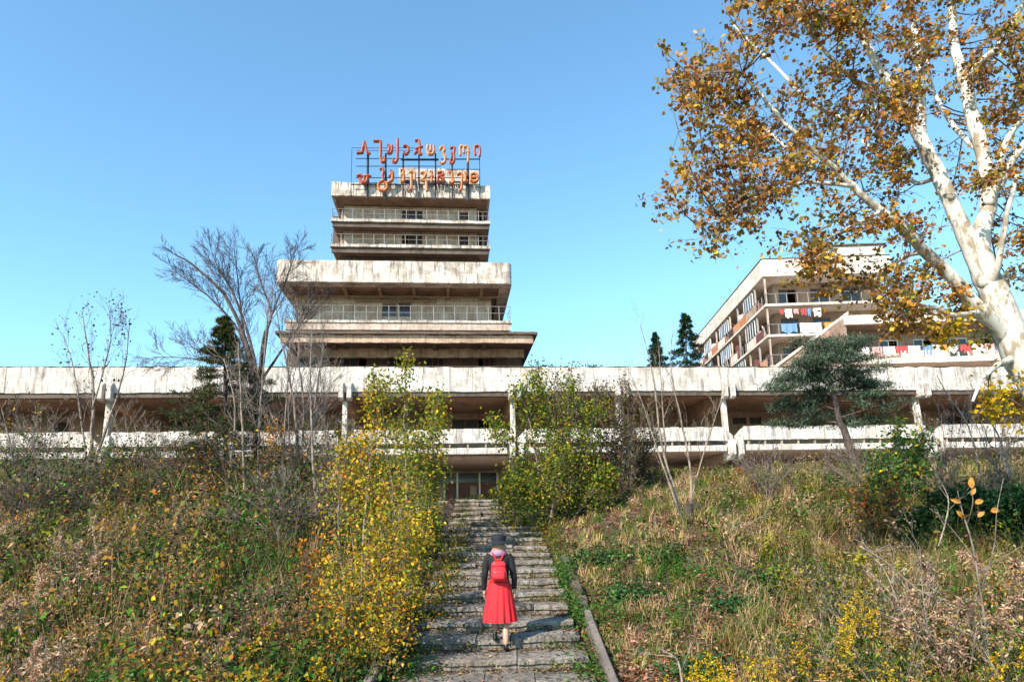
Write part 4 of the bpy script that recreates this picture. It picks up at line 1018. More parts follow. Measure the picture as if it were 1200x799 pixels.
make_tree('bare_birch', 'small multi-stemmed bare birch with pale stems standing apart at the far left', 'tree',
    [stem([(101, 580), (107, 520), (110, 460), (104, 420), (96, 365)], 21, .07, .012), stem([(106, 560), (122, 510), (138, 460), (148, 420), (152, 375)], 21, .055, .01),
     stem([(104, 550), (96, 500), (88, 440), (74, 390)], 21.4, .04, .008, ground=False), stem([(108, 480), (122, 430), (130, 395), (128, 366)], 20.8, .03, .008, ground=False)],
    M['palebark'], tw(len=1.3, lev=2, up=.12, ang=.5, r=.012, kids=.9),
    dict(n=260, size=.10, cols=[(.06, .045, .03), (.10, .07, .03)], wts=[1, 1], spread=.1, mask=lambda P: P[:, 2] > 4.2), start=.3, spawn=12, twigmat=M['greybark'], minr=.004)
make_tree('bare_tree', 'brown many-stemmed bare tree crowding in front of the tower corner', 'tree',
    [stem([(352, 610), (350, 540), (344, 470), (330, 400), (322, 350)], 19.5, .06, .01), stem([(352, 600), (362, 530), (372, 450), (380, 400)], 19.8, .05, .01, ground=False), stem([(350, 590), (336, 530), (312, 470), (300, 430)], 19.3, .05, .01, ground=False), stem([(352, 560), (356, 480), (350, 420), (352, 370)], 19.5, .04, .01, ground=False)],
    M['greybark'], tw(len=1.5, lev=2, up=.07, kids=1.25, ang=.55, r=.015, steps=5), start=.15, spawn=13, minr=.004)
for i, (x, y, Y, w_, h_) in enumerate(((20, 560, 21, 1.3, .9), (60, 575, 18, 1.2, .8), (150, 570, 20, 1.5, .8), (215, 575, 19, 1.2, 1.0), (330, 590, 17.5, 1.2, .9), (400, 585, 18.5, 1.0, 1.2), (35, 610, 14, 1.1, .9), (330, 640, 13.5, 1.0, .8), (120, 600, 16, 1.2, .7))):
    lab = ['leftmost dark brown bush below the parapet', 'dark bush in front of the leftmost one', 'wide low bush beside the bare birch', 'brownish bush left of the fir', 'dark bush under the slender saplings', 'dark bush behind the yellow tree', 'blackish green bush low at the far left', 'dark green bush left of the orange shrub', 'low dark bush under the bare birch'][i]
    p = at(x, y, Y); make_tree('dark_bush', lab, 'bush', [([(p.x, p.y, ground_z(p.x, p.y)-.1), (p.x+dx*w_*.5, p.y+random.uniform(-.3, .3), ground_z(p.x, p.y)+h_*.6), (p.x+dx*w_, p.y, ground_z(p.x, p.y)+h_*(random.uniform(.8, 1.7)-abs(dx)*.4))], [.02, .014, .005]) for dx in (-.9, -.5, -.15, .2, .55, .9)],
        M['greybark' if i % 2 else 'darkbark'], tw(len=.95, lev=2, up=.1, ang=.6, r=.007, kids=1.2), dict(n=random.choice((700, 1100, 1700)), size=.075, cols=[C_DARK, C_BROWN, C_OLIVE, C_PURPLE, C_OCHRE, C_GREEN], wts=[.4, .4, .35, .15, .1, .25], spread=.16), 'dark bushes along the left slope', start=.1, spawn=8, minr=.004)
make_tree('bare_bush', 'low bare twiggy bush at the far left edge before the parapet', 'bush',
    [stem([(20, 590), (14, 530), (2, 480)], 20, .04, .008), stem([(20, 590), (34, 540), (48, 500)], 20, .03, .008), stem([(18, 590), (-10, 540), (-25, 470)], 19.6, .03, .008)],
    M['greybark'], tw(len=1.2, lev=2, up=.05), dict(n=150, size=.09, cols=[C_OLIVE, C_OCHRE], wts=[1, .6], spread=.1), start=.2, spawn=10, minr=.004)

def conifer(name, label, base_px, top_px, Y, wid, r, needle, cols, wts, dead, n_br, crown0, droop=-.15, group=None, nn=34, nsize=.13, gap=0, lowlean=None):
    b = at(*base_px, Y); t = at(*top_px, Y); g = ground_z(b.x, b.y) if Y < 40 else b.z; b.z = min(b.z, g)
    rt = empty(name, b, label, 'conifer', group); H = t-b; mid = H*.5+Vector((random.uniform(-.1, .1), 0, 0))
    limbs_obj('trunk', [([Vector((0, 0, -.2)), mid, H], [r, r*.6, r*.12])], M['darkbark'], rt, 8, wob=.01)
    segs = []; NP = []; ND = []; DC = []
    for i in range(n_br):
        f = (i+random.random())/n_br; p = (Vector((0, 0, 0)).lerp(mid, f*2) if f < .5 else mid.lerp(H, f*2-1))
        a = random.uniform(0, 2*PI); live = f > crown0
        if f < dead: continue
        L = wid(f)*random.uniform(.6, 1.12); d = Vector((math.cos(a), math.sin(a), random.uniform(.0, .35)))
        if gap and random.random() < gap: continue
        q = p; k = 6
        for s in range(k):
            d = (d+Vector((random.gauss(0, .06), random.gauss(0, .06), droop*.35 if s < 4 else .05))).normalized(); q2 = q+d*L/k
            segs.append((tuple(q), tuple(q2), .012*(1-s/k)+.005, .012*(1-(s+1)/k)+.005))
            if s > 0:
                for _ in range(3):
                    sd = (Quaternion((0, 0, 1), random.choice((-1, 1))*random.uniform(.5, 1.1)) @ d); sd.z += random.uniform(-.25, .15); Ls = L*.32*(1-s/k*.5)*random.uniform(.5, 1.2); e = q2+sd*Ls
                    segs.append((tuple(q2), tuple(e), .005, .003))
                    m_ = nn if live else (9 if random.random() < .6 else 0)
                    for _n in range(m_): tt = random.random(); NP.append(tuple(q2.lerp(e, tt)+Vector((random.gauss(0, .02), random.gauss(0, .02), random.gauss(0, .02))))); 
                    DC += [live]*m_
            q = q2
    A, B, ra, rb = segs_np(segs); np_mesh('branches', seg_quads(A, B, ra, rb), 4, M['darkbark'], rt)
    NP = np.array(NP); n = len(NP); DC = np.array(DC); c = vary(pick(cols, wts, n), n, v=.3); c[~DC] = vary(C_BROWN, int((~DC).sum()), v=.3)
    tag(np_mesh('needles', leaf_quads(NP, nsize, aspect=needle), 4, M['dryleaf'], rt, c), kind='stuff'); return rt
conifer('fir_tree', 'dark sparse fir with half-dead lower branches among bare trees left of the stairs', (264, 610), (262, 372), 19.5, lambda f: (3.5-3.4*f) if f > .2 else 2.8, .11, .16,
        [C_DARK, (.03, .055, .015), C_BROWN, (.08, .065, .025)], [.4, .3, .25, .15], .02, 190, .33, droop=-.22, nn=22, nsize=.115)
def pine():
    Y = 24; b = at(1005, 562, Y); b.z = ground_z(b.x, b.y)-.1
    rt = empty('pine_tree', b, 'leaning blue-green pine with bare crooked trunk in front of the long building', 'conifer')
    st = [([at(1005, 565, Y), at(998, 530, Y), at(985, 495, Y), at(974, 455, Y), at(966, 415, Y)], [.17, .14, .11, .08, .03])]
    brs = [[(980, 480), (950, 470), (918, 478)], [(976, 465), (940, 455), (908, 452)], [(972, 440), (945, 425), (925, 432)], [(970, 430), (985, 410), (1000, 405)], [(976, 462), (1005, 455), (1030, 450)], [(982, 490), (1020, 478), (1062, 468)],
           [(970, 425), (960, 408), (950, 400)], [(978, 470), (1010, 470), (1045, 460)], [(984, 495), (950, 492), (925, 500)], [(986, 500), (1010, 495), (1035, 490)], [(974, 450), (995, 438), (1018, 436)], [(976, 455), (955, 440), (935, 446)], [(972, 440), (990, 425), (1012, 422)]]
    for pts, rad in st: limbs_obj('trunk', [([p-b for p in pts], rad)], M['darkbark'], rt, 9, wob=.02)
    segs = []; NP = []; CC = []
    for i, br in enumerate(brs):
        dY = random.uniform(-1.5, 1.5); P = [at(x, y, Y+dY*k/2)-b for k, (x, y) in enumerate(br)]
        for p, q in zip(P[:-1], P[1:]): segs.append((tuple(p), tuple(q), .035, .02))
        for _ in range(17 if i not in (5, 7, 9) else 12):
            t = random.random()**.6; p = P[0].lerp(P[1], t*2) if t < .5 else P[1].lerp(P[2], t*2-1)
            d = Vector((random.gauss(0, 1), random.gauss(0, 1), random.gauss(.1, .25))).normalized(); e = p+d*random.uniform(.25, .75); segs.append((tuple(p), tuple(e), .012, .006))
            dead = i in (5, 7, 9) and random.random() < .5
            for _c in range(3 if not dead else 1):
                c = e+Vector((random.gauss(0, .2), random.gauss(0, .2), random.gauss(0, .05)))
                for _n in range(72 if not dead else 34): NP.append(tuple(c+Vector((random.gauss(0, .14), random.gauss(0, .14), random.gauss(0, .045))))); CC.append(dead)
    A, B, ra, rb = segs_np(segs); np_mesh('branches', seg_quads(A, B, ra, rb), 4, M['darkbark'], rt)
    NP = np.array(NP); n = len(NP); CC = np.array(CC); c = vary(pick([(.065, .10, .06), (.04, .07, .045), (.13, .17, .11), (.02, .032, .018), (.12, .09, .05)], [.35, .3, .3, .15, .1], n), n, v=.3); c[CC] = vary(C_BROWN, int(CC.sum()))
    tag(np_mesh('needles', leaf_quads(NP, .14, aspect=.16), 4, M['dryleaf'], rt, c), kind='stuff')
pine()
for (bp, tp, wf, lab) in (((806, 445), (804, 368), 2.6, 'distant dark spruce spire rising beside the apartment block'), ((771, 445), (768, 391), 1.6, 'smaller distant dark spruce left of the taller one')):
    conifer('distant_spruce', lab, bp, tp, 78, lambda f, w_=wf: w_*(1.15-f), .16, .22, [C_DARK, (.03, .05, .03)], [1, 1], 0, 90, .05, droop=-.3, nn=9, nsize=.30, group='distant spruces behind the roof')
for (px, w_, h, lab) in ((640, .5, .5, 'tiny dark shrub growing on the roof edge nearest the tower'), (692, .8, .45, 'small dark shrub growing on the roof parapet right of the tower')):
    fr = FW; u, z = fr.uz(px, 430, 1.2); p = fr.o+fr.u*u+fr.v*1.2; p.z = ZROOF+.05
    rt = empty('roof_shrub', p, lab, 'shrub', 'shrubs on the roof'); n = 160
    np_mesh('foliage', leaf_quads(rng.normal(size=(n, 3))*np.array([w_*.4, .2, .1])+np.array([0, 0, .18]), .17), 4, M['leaf'], rt, vary(C_DARK, n))
    MB().bar((0, 0, -.4), (0, 0, .15), .03).build('stem', M['darkbark'], rt)

# --- yellow and green young trees beside the stairs
YC = [C_YELLOW, (.50, .34, .03), C_YOLIVE, (.14, .18, .03), (.50, .22, .03)]
def leafy(name, label, stems, bark, tl, n, size, cols, wts, spread=.13, spawn=18, start=.1, up=.12, lev=2, ang=.65, kids=1.15, flat=None, cat='young tree', group=None, shade=None, r=.008, aspect=.6):
    return make_tree(name, label, cat, stems, bark, tw(len=tl, lev=lev, up=up, ang=ang, r=r, kids=kids), dict(n=n, size=size, cols=cols, wts=wts, spread=spread, flat=flat, aspect=aspect, **({'shade': shade} if shade else {})), group, start=start, spawn=spawn, minr=.003)
G = 'yellow young trees left of the stairs'
leafy('young_tree', 'tallest yellow-green columnar young tree reaching the roof parapet', [stem([(478, 640), (476, 560), (474, 490), (476, 428)], 15.5, .05, .006), stem([(484, 620), (500, 540), (508, 470)], 15.3, .035, .006), stem([(470, 620), (455, 540), (448, 480), (444, 452)], 15.8, .035, .006)],
      M['palebark'], .60, 4300, .085, YC, [.08, .12, .45, .95, .06], group=G)
leafy('young_tree', 'greener dense young tree between the tall yellow one and the entrance', [stem([(500, 640), (505, 570), (508, 520), (512, 480)], 14.5, .035, .006), stem([(492, 640), (490, 570), (488, 520)], 14.2, .03, .006)],
      M['greybark'], .55, 3800, .078, YC, [.08, .1, .35, .9, .12], group=G)
leafy('young_tree', 'bright yellow bushy young tree at the left in front of the saplings', [stem([(425, 760), (424, 680), (428, 590), (436, 530)], 9.6, .035, .006), stem([(420, 760), (405, 690), (396, 610), (400, 560)], 9.8, .03, .006), stem([(430, 760), (450, 700), (462, 630), (460, 570)], 9.5, .03, .006), stem([(424, 760), (440, 710), (448, 660), (446, 610)], 9.4, .02, .006), stem([(418, 770), (404, 730), (398, 690)], 9.3, .015, .005), stem([(440, 770), (458, 735), (468, 700)], 9.2, .015, .005)],
      M['palebark'], .46, 8200, .056, YC, [.28, .30, .34, .36, .34], group=G, start=.02, spawn=15)
leafy('young_tree', 'low yellow leafy sapling leaning over the left edge of the steps', [stem([(455, 735), (462, 690), (474, 650), (486, 622)], 11.2, .02, .004), stem([(450, 740), (440, 700), (432, 670)], 11.0, .02, .004)],
      M['greybark'], .42, 2600, .06, YC, [.5, .2, .3, .2, .05], group=G)
leafy('young_tree', 'thin orange-yellow young tree at the left rear of the yellow cluster', [stem([(432, 640), (432, 580), (436, 520), (440, 465)], 15.8, .03, .005), stem([(420, 640), (415, 580), (414, 525)], 15.6, .025, .005)],
      M['greybark'], .58, 3200, .08, YC, [.35, .2, .35, .2, .3], group=G)
leafy('orange_shrub', 'rust-orange shrub low at the left of the yellow tree', [stem([(372, 760), (372, 720), (376, 680), (368, 640)], 11.5, .018, .004), stem([(378, 760), (386, 720), (390, 690)], 11.3, .018, .004), stem([(366, 760), (362, 700), (360, 650)], 11.8, .018, .004)],
      M['greybark'], .3, 900, .06, [C_ORANGE, C_RUST, C_OCHRE], [.5, .3, .3], cat='shrub')
leafy('orange_shrub', 'small orange-leaved shrub high among the bare trees', [stem([(318, 560), (318, 530), (322, 505)], 18, .018, .004)], M['greybark'], .42, 420, .08, [C_ORANGE, C_OCHRE], [1, .6], cat='shrub')
leafy('orange_shrub', 'ochre shrub left of centre on the weedy slope', [stem([(232, 640), (234, 600), (236, 570)], 15, .018, .004)], M['greybark'], .42, 420, .07, [C_OCHRE, C_ORANGE, C_TAN], [1, .3, .5], cat='shrub')
leafy('green_shrub', 'tall fan-shaped green and yellow shrub at the right of the entrance', [stem([(640, 625), (632, 560), (622, 500), (612, 465)], 19, .04, .006), stem([(642, 625), (644, 550), (640, 490), (632, 450)], 19.2, .04, .006), stem([(646, 625), (660, 560), (664, 500), (668, 455)], 19.4, .035, .006), stem([(638, 625), (615, 580), (600, 540), (590, 500)], 18.8, .03, .006), stem([(640, 625), (625, 600), (612, 575)], 18.5, .03, .006), stem([(641, 625), (650, 580), (654, 530)], 18.4, .03, .006), stem([(648, 625), (676, 570), (690, 520), (696, 480)], 19.0, .03, .006), stem([(650, 630), (686, 590), (708, 560)], 18.8, .03, .006), stem([(630, 640), (606, 610), (592, 580)], 18.2, .02, .006)],
      M['greybark'], .80, 14000, .09, [(.06, .13, .015), (.14, .18, .02), C_YOLIVE, (.36, .30, .02), C_OCHRE, C_OLIVE], [.5, .6, .4, .2, .08, .25], cat='shrub', up=.10, ang=.62, spawn=16)
G2 = 'bare brush beside the green shrub'
for i, (x, Y, h) in enumerate(((680, 20.5, 150), (705, 21, 160), (730, 20, 145), (752, 21.5, 120), (665, 21.5, 170))):
    lab = ['dense grey brown leafless bush touching the green shrub', 'tall leafless brown bush in the middle of the brush right of the green shrub', 'dark twiggy bush below the parapet pier right of the shrub', 'rightmost leafless bush, beside the pale forked sapling', 'tall thin twigs rising behind the green shrub'][i]
    make_tree('bare_bush', lab, 'bush', [stem([(x, 625), (x+random.uniform(-8, 8), 560), (x+dx, 612-h*random.uniform(.75, 1.05))], Y, .022, .005) for dx in (-28, -14, 0, 14, 26, 6, -6)], M['darkbark'] if i % 2 else M['greybark'],
              tw(len=1.0, lev=2, up=.14, ang=.5, r=.009, kids=1.35), dict(n=3200, size=.08, cols=[C_BROWN, C_PURPLE, C_OLIVE, (.10, .09, .04)], wts=[.4, .25, .4, .3], spread=.12), G2, start=.08, spawn=9, minr=.004)
make_tree('forked_sapling', 'pale forked sapling rising from a cut stump on the right slope', 'sapling',
    [stem([(812, 672), (808, 640), (792, 580), (775, 520), (765, 440), (748, 370)], 14.8, .05, .006), stem([(808, 640), (810, 560), (800, 500), (786, 430), (790, 378)], 14.8, .035, .005, ground=False), stem([(796, 600), (768, 520), (752, 470), (735, 430)], 14.6, .02, .004, ground=False),
     stem([(806, 600), (822, 540), (838, 490), (850, 455)], 15, .02, .004, ground=False), stem([(780, 530), (776, 470), (772, 410)], 14.7, .018, .004, ground=False)],
    M['palebark'], tw(len=.75, lev=1, up=.12, ang=.5, r=.008, kids=1.0), start=.3, spawn=11, minr=.003)
MBs = MB(); p = at(811, 660, 14.7); g = ground_z(p.x, p.y)
V_, F_, _ = limb([(0, 0, -.2), (.01, 0, .15), (0, 0, .42)], [.14, .105, .09], 10); MBs.v = V_; MBs.f = F_
o = MBs.build('tree_stump', M['darkbark'], None, smooth=False); o.location = (p.x+.02, p.y+.12, g); tag(o, 'dark cut stump at the foot of the forked sapling', 'stump')
leafy('green_shrub', 'fresh green shrub with a few yellow leaves before the pier at right', [stem([(1056, 610), (1056, 560), (1052, 510)], 16, .03, .005), stem([(1060, 610), (1076, 560), (1080, 520)], 16, .03, .005), stem([(1052, 610), (1036, 575), (1032, 545)], 15.8, .03, .005)],
      M['greybark'], .5, 2600, .10, [(.05, .13, .03), (.09, .18, .035), C_YELLOW], [.5, .4, .12], cat='shrub')
leafy('green_shrub', 'dark reddish leaved shrub below the fresh green one', [stem([(1040, 650), (1042, 610), (1046, 580)], 13.5, .02, .004), stem([(1040, 650), (1020, 610), (1010, 585)], 13.5, .02, .004)], M['darkbark'], .45, 1100, .075, [C_RUST, C_BROWN, C_OLIVE, C_OCHRE], [.2, .5, .3, .2], cat='shrub')
# dark evergreen mass at the right
for i, (x, y, Y, s) in enumerate(((1130, 600, 13.5, .9), (1180, 590, 13, .95), (1215, 590, 12, 1.0), (1085, 610, 13, .6))):
    lab = ['dark evergreen bush directly behind the orange-leaved sapling', 'dense dark evergreen bush by the right edge', 'dark evergreen bush cut by the right edge of the picture', 'small dark bush left of the big evergreens'][i]
    p = at(x, y, Y); g = ground_z(p.x, p.y); rt = empty('evergreen_bush', (p.x, p.y, g), lab, 'bush', 'dark evergreens at right'); n = int(5200*s)
    d = unit(rng.normal(size=(n, 3))); rr = rng.uniform(.35, 1, n)**.5; bump = 1+.28*np.sin(d[:, 0]*5+i)*np.sin(d[:, 2]*6+1)
    P = d*(rr*bump)[:, None]*np.array([.85*s, .8*s, .78*s])+np.array([0, 0, .62*s]); k = P[:, 2] > 0
    tag(np_mesh('foliage', leaf_quads(P[k], .085, aspect=.7), 4, M['leaf'], rt, vary(pick([C_DARK, (.025, .06, .022), (.045, .10, .03)], [.5, .35, .2], int(k.sum())), int(k.sum()))), kind='stuff')
    m = MB()
    for a in range(7): m.bar((0, 0, -.1), (math.cos(a)*.5*s, math.sin(a)*.5*s, .9*s), .02)
    m.build('stem', M['darkbark'], rt)

# large-leaved sapling, each leaf its own part
def big_leaf_sapling():
    Y = 7.6; b = at(1150, 700, Y); g = ground_z(b.x, b.y); o0 = Vector((b.x, b.y, g)); rt = empty('large_leaved_sapling', o0, 'bare grey sapling holding a few big orange-yellow leaves at the right', 'sapling')
    st = [[(1165, 800), (1150, 700), (1140, 640), (1128, 600), (1122, 575)], [(1150, 690), (1165, 640), (1168, 600), (1176, 560)], [(1143, 655), (1120, 625), (1098, 600)], [(1133, 615), (1140, 590), (1138, 570)], [(1146, 670), (1172, 655), (1196, 640)]]
    limbs_obj('trunk', [([at(x, y, Y)-o0 for x, y in st[0]], [.016, .012, .009, .006, .004])], M['greybark'], rt, 7)
    for s in st[1:]: limbs_obj('branch', [([at(x, y, Y+random.uniform(-.1, .1))-o0 for x, y in s], list(np.linspace(.007, .003, len(s))))], M['greybark'], rt, 6)
    me = None
    for x, y, L, rz, cc in ((1139, 572, .16, 1.5, 0), (1126, 588, .14, 2.8, 0), (1142, 590, .15, .3, 0), (1136, 602, .15, 3.3, 0), (1160, 599, .17, .1, 0), (1128, 605, .13, 2.4, 0), (1146, 606, .13, .6, 0), (1138, 580, .12, 1.0, 0)):
        if me is None:
            vs = []; n = 7
            for k in range(n+1):
                t = k/n; wv = .27*math.sin(PI*t**.8)**.8*(1 if 0 < t < 1 else 0); zz = .12*math.sin(PI*t); vs += [(t, -wv, zz+.05), (t, 0, zz-.02), (t, wv, zz+.05)]
            fs = [q for k in range(n) for q in ((3*k, 3*k+3, 3*k+4, 3*k+1), (3*k+1, 3*k+4, 3*k+5, 3*k+2))]
            me = bpy.data.meshes.new('leaf'); me.from_pydata(vs, [], fs); me.materials.append(M['orangelamp'])
        o = bpy.data.objects.new('leaf', me); COL.objects.link(o); o.parent = rt; o.location = at(x, y, Y-.03)-o0; o.scale = (L*.8, L*.7, L*.8)
        o.rotation_euler = (R(60)+random.uniform(-.3, .3), -rz, random.uniform(-.3, .3))
big_leaf_sapling()

# tawny dry shrubs and extra bare twigs
for i, (px, py, Y, hh, w_, cc) in enumerate(((150, 650, 11.5, .9, .35, 0), (215, 640, 12.5, 1.1, .4, 0), (95, 668, 10.5, .9, .4, 1), (36, 690, 9, .9, .35, 0), (300, 720, 9.6, .8, .35, 1), (196, 705, 9.6, .8, .4, 0), (62, 760, 7.6, .8, .35, 1), (335, 735, 9.2, .7, .3, 0), (150, 770, 7.8, .7, .35, 0), (240, 770, 8, .6, .35, 1), (8, 640, 12, 1.1, .3, 0),
        (1062, 690, 9.2, 1.0, .4, 1), (1180, 690, 8.4, 1.1, .4, 0), (1115, 745, 7.6, .9, .4, 1), (1010, 720, 8.6, .8, .3, 2), (960, 690, 9.8, .8, .35, 2), (930, 750, 8, .6, .3, 2), (1190, 770, 6.8, .8, .3, 2), (1045, 780, 7.2, .7, .3, 2))):
    side = 'left' if px < 600 else 'right'
    p = at(px, py, Y); g = ground_z(p.x, p.y); cols, wts, word = (([C_OCHRE, (.50, .30, .10), C_TAN, C_ORANGE, C_OLIVE], [.5, .4, .5, .2, .15], 'golden tawny'), ([C_TAN, (.46, .33, .22), C_BROWN, C_OCHRE], [.5, .5, .25, .2], 'pale tan'), ([C_GREEN, C_YOLIVE, C_DARK, C_TAN], [.5, .4, .3, .15], 'olive green'))[cc]
    make_tree('dry_shrub' if cc < 2 else 'weed_bush', '%s weedy shrub on the %s slope' % (word, side), 'shrub', [([(p.x, p.y, g-.1), (p.x+dx*w_*.5, p.y+random.uniform(-.15, .15), g+hh*.55), (p.x+dx*w_, p.y+random.uniform(-.2, .2), g+hh*random.uniform(.85, 1.25))], [.010, .007, .003]) for dx in (-1, -.5, 0, .5, 1)],
        M['palebark'], tw(len=.36, lev=1, up=.10, ang=.5, r=.004, kids=1.4), dict(n=900, size=.05, cols=cols, wts=wts, spread=.06, aspect=.35), 'tawny shrubs on the %s slope' % side, start=.25, spawn=10, minr=.002)
for i, (px, py, top, Y, lab) in enumerate(((48, 590, 470, 20, 'bare twiggy bush left of the bare birch'), (165, 590, 485, 20.5, 'bare twiggy bush between the birch and the fir'), (222, 600, 500, 19, 'bare brown bush at the foot of the fir'), (400, 600, 500, 19.5, 'bare bush close behind the yellow trees'), (1000, 590, 520, 18, 'bare twiggy bush under the leaning pine'), (900, 600, 530, 18, 'low bare bush on the crest right of the forked sapling'), (1110, 600, 470, 16, 'bare arching bush in front of the pier at right'), (1170, 590, 470, 15, 'bare arching bush at the right edge'))):
    make_tree('bare_bush', lab, 'bush', [stem([(px, py), (px+dx*.4, (py+top)/2), (px+dx, top+random.uniform(0, 30))], Y, .018, .004) for dx in (-34, -20, -7, 8, 20, 36)], M['greybark'], tw(len=.85, lev=2, up=.10, ang=.5, r=.007, kids=1.1), dict(n=260, size=.07, cols=[C_BROWN, C_OLIVE], wts=[1, .6], spread=.1), 'bare twiggy bushes along the crest', start=.1, spawn=8, minr=.0035)

# tangled dead branches on the right slope
def dead_branch(label, pxs, Y, r, n=8, group='dead branches on the right slope'):
    pts = [at(x, y, Y+random.uniform(-.15, .15)) for x, y in pxs]
    return make_tree('dead_branch', label, 'branch', [(pts, list(np.linspace(r, r*.3, len(pts))))], M['palebark'], tw(len=.5, lev=1, up=0.02, ang=.6, r=r*.5, kids=.8), group=group, start=.1, spawn=n, minr=.003)
dead_branch('long dead branch lying diagonally above the dry weeds at right', [(1008, 640), (1040, 660), (1075, 690), (1100, 700)], 8.5, .014)
dead_branch('thin dead branch leaning left over the grass at right', [(1075, 760), (1050, 700), (1035, 665), (1016, 648)], 8.0, .012)
dead_branch('straight dead stick poking up from the dry weeds at right', [(1090, 760), (1082, 700), (1078, 640)], 8.2, .010)
dead_branch('pale curved dead branch rising from the bottom right of the kerb', [(800, 810), (795, 775), (775, 760), (755, 745)], 7.5, .014, 3)
dead_branch('long dry cane arching over the slope right of the stump', [(820, 665), (850, 640), (880, 612), (905, 600)], 13.5, .012, 4)
dead_branch('dry vine stems climbing toward the parapet at the right edge', [(1150, 560), (1135, 500), (1110, 462), (1098, 440)], 14, .02, 10)
dead_branch('second dry vine stem nearer the right edge', [(1185, 560), (1170, 510), (1150, 480), (1142, 455)], 13.5, .02, 10)
dead_branch('dry forked stem in front of the dark evergreens', [(1100, 640), (1112, 590), (1100, 560), (1092, 545)], 11, .014, 8)

# ------------------------------------------------------------------ weeds, grass, litter over the whole slope
def xy_sample(n, y0, y1, halfscale=.86, extra=2.0, gapx=1.28, side=0):
    Y = np.exp(rng.uniform(math.log(y0), math.log(y1), n)); X = rng.uniform(-1, 1, n)*(halfscale*Y+extra)
    k = (np.abs(X-stair_x(Y)) > gapx+rng.normal(size=n)*.06) | (Y > 23.5)
    if side: k &= (X*side > 0)
    return X[k], Y[k]
def patch(X, Y, s=1.0, ph=0.0): return .5+.25*(np.sin(X*1.1*s+ph)*np.cos(Y*.9*s+ph*1.7)+np.sin(X*.47*s-Y*.63*s+ph*2.3))
def maxh(X, Y):
    """how tall the weeds stand at a place"""
    left = np.interp(Y, [4, 6, 9, 14, 20, 26], [.6, .9, 1.1, 1.25, 1.2, .9])
    right = np.interp(X, [0.9, 2.2, 3.8, 6, 10], [.18, .24, .5, .85, 1.0])*np.interp(Y, [5, 9, 16, 24], [1.0, 1.0, .7, .5])
    near = sm(np.abs(X-stair_x(Y)), 1.2, 2.4)
    return np.where(X < 0, left*(.35+.65*near), right)
def leafy_plants(X, Y, h, nl, size, cols, wts, spread, flat=None, aspect=.6, trunk=True):
    n = len(X); Z = hfun(X, Y); own = pick(cols, wts, n); cw = np.cumsum(wts)/sum(wts); f_ = (.5+.5*np.sin(X*2.3+1.7*np.sin(Y*1.1+len(cols))+nl)*np.cos(Y*1.9+1.3*np.sin(X*1.6)+nl)); dr = rng.random(n) < .75; own[dr] = np.array(cols, float)[np.clip(np.searchsorted(cw, f_), 0, len(cols)-1)][dr]; h = h*(.55+.8*(.5+.5*np.sin(X*1.7+Y*.8+nl))) if nl > 20 else h; idx = np.repeat(np.arange(n), nl); m = len(idx)
    t = rng.uniform(.05, 1, m)**.8; lean = rng.normal(size=(n, 2))*.22
    P = np.stack([X[idx]+lean[idx, 0]*t*h[idx]+rng.normal(size=m)*spread*h[idx]*(1.1-.6*t), Y[idx]+lean[idx, 1]*t*h[idx]+rng.normal(size=m)*spread*h[idx]*(1.1-.6*t), Z[idx]+t*h[idx]], 1)
    c = own[idx]; sw = rng.random(m) < .08; c[sw] = pick(cols, wts, int(sw.sum())); 
    sz = size*(.7+.6*rng.random(m))*np.clip(.75+Y[idx]/30, .8, 1.4)
    return leaf_quads(P, sz, aspect=aspect, flat=flat), vary(c, m, v=.28), (X, Y, Z, lean, h)
def stems_of(info, r, k=1):
    X, Y, Z, lean, h = info; A = np.stack([X, Y, Z-.03], 1); B = np.stack([X+lean[:, 0]*h, Y+lean[:, 1]*h, Z+h], 1); return seg_quads(A, B, np.full(len(X), r), np.full(len(X), r*.5))
Q = []; T = []
def add(q, c): Q.append(q); T.append(c)
def mk(nm, lab, mat=None):
    global Q, T
    q = np.concatenate(Q); t = np.concatenate(T); tag(np_mesh(nm, q, 4, mat or M['leaf'], None, t), lab, kind='stuff'); Q = []; T = []
# left: mixed weeds in patches
X, Y = xy_sample(6200, 3.8, 25, side=-1); p = patch(X, Y); h = maxh(X, Y)*rng.uniform(.35, 1.0, len(X))
far = Y > 13
def clumps(n, y0, y1, side, hs, cols, wts, xmin=1.8, size=.06, nl=110):
    X, Y = xy_sample(n, y0, y1, side=side); k = np.abs(X) > xmin; X, Y = X[k], Y[k]; q, c, i_ = leafy_plants(X, Y, maxh(X, Y)*rng.uniform(*hs, len(X)), nl, size, cols, wts, .36); add(q, c)
clumps(620, 4.5, 24, -1, (.4, 1.7), [C_DARK, (.05, .11, .015), (.035, .075, .012), C_OLIVE, C_OCHRE, C_TAN, C_YOLIVE, (.09, .17, .02)], [.5, .45, .3, .35, .3, .25, .25, .2], nl=120, size=.065)
k = (p > .52) & ~far; q, c, i_ = leafy_plants(X[k], Y[k], h[k]*.8, 34, .065, [C_GREEN, C_DARK, C_OLIVE, (.08, .15, .03)], [.5, .3, .3, .3], .26); add(q, c)
k = (p <= .52) & ~far; q, c, i_ = leafy_plants(X[k], Y[k], h[k], 34, .058, [C_GREEN, C_DARK, C_OLIVE, C_BROWN, C_TAN, C_OCHRE], [.3, .3, .35, .35, .2, .25], .22); add(q, c); s = stems_of(i_, .004); add(s, vary(C_TAN, len(s)))
k = far & (p > .6); q, c, i_ = leafy_plants(X[k], Y[k], h[k], 30, .065, [C_OLIVE, C_DARK, C_GREEN], [.3, .4, .3], .28); add(q, c)
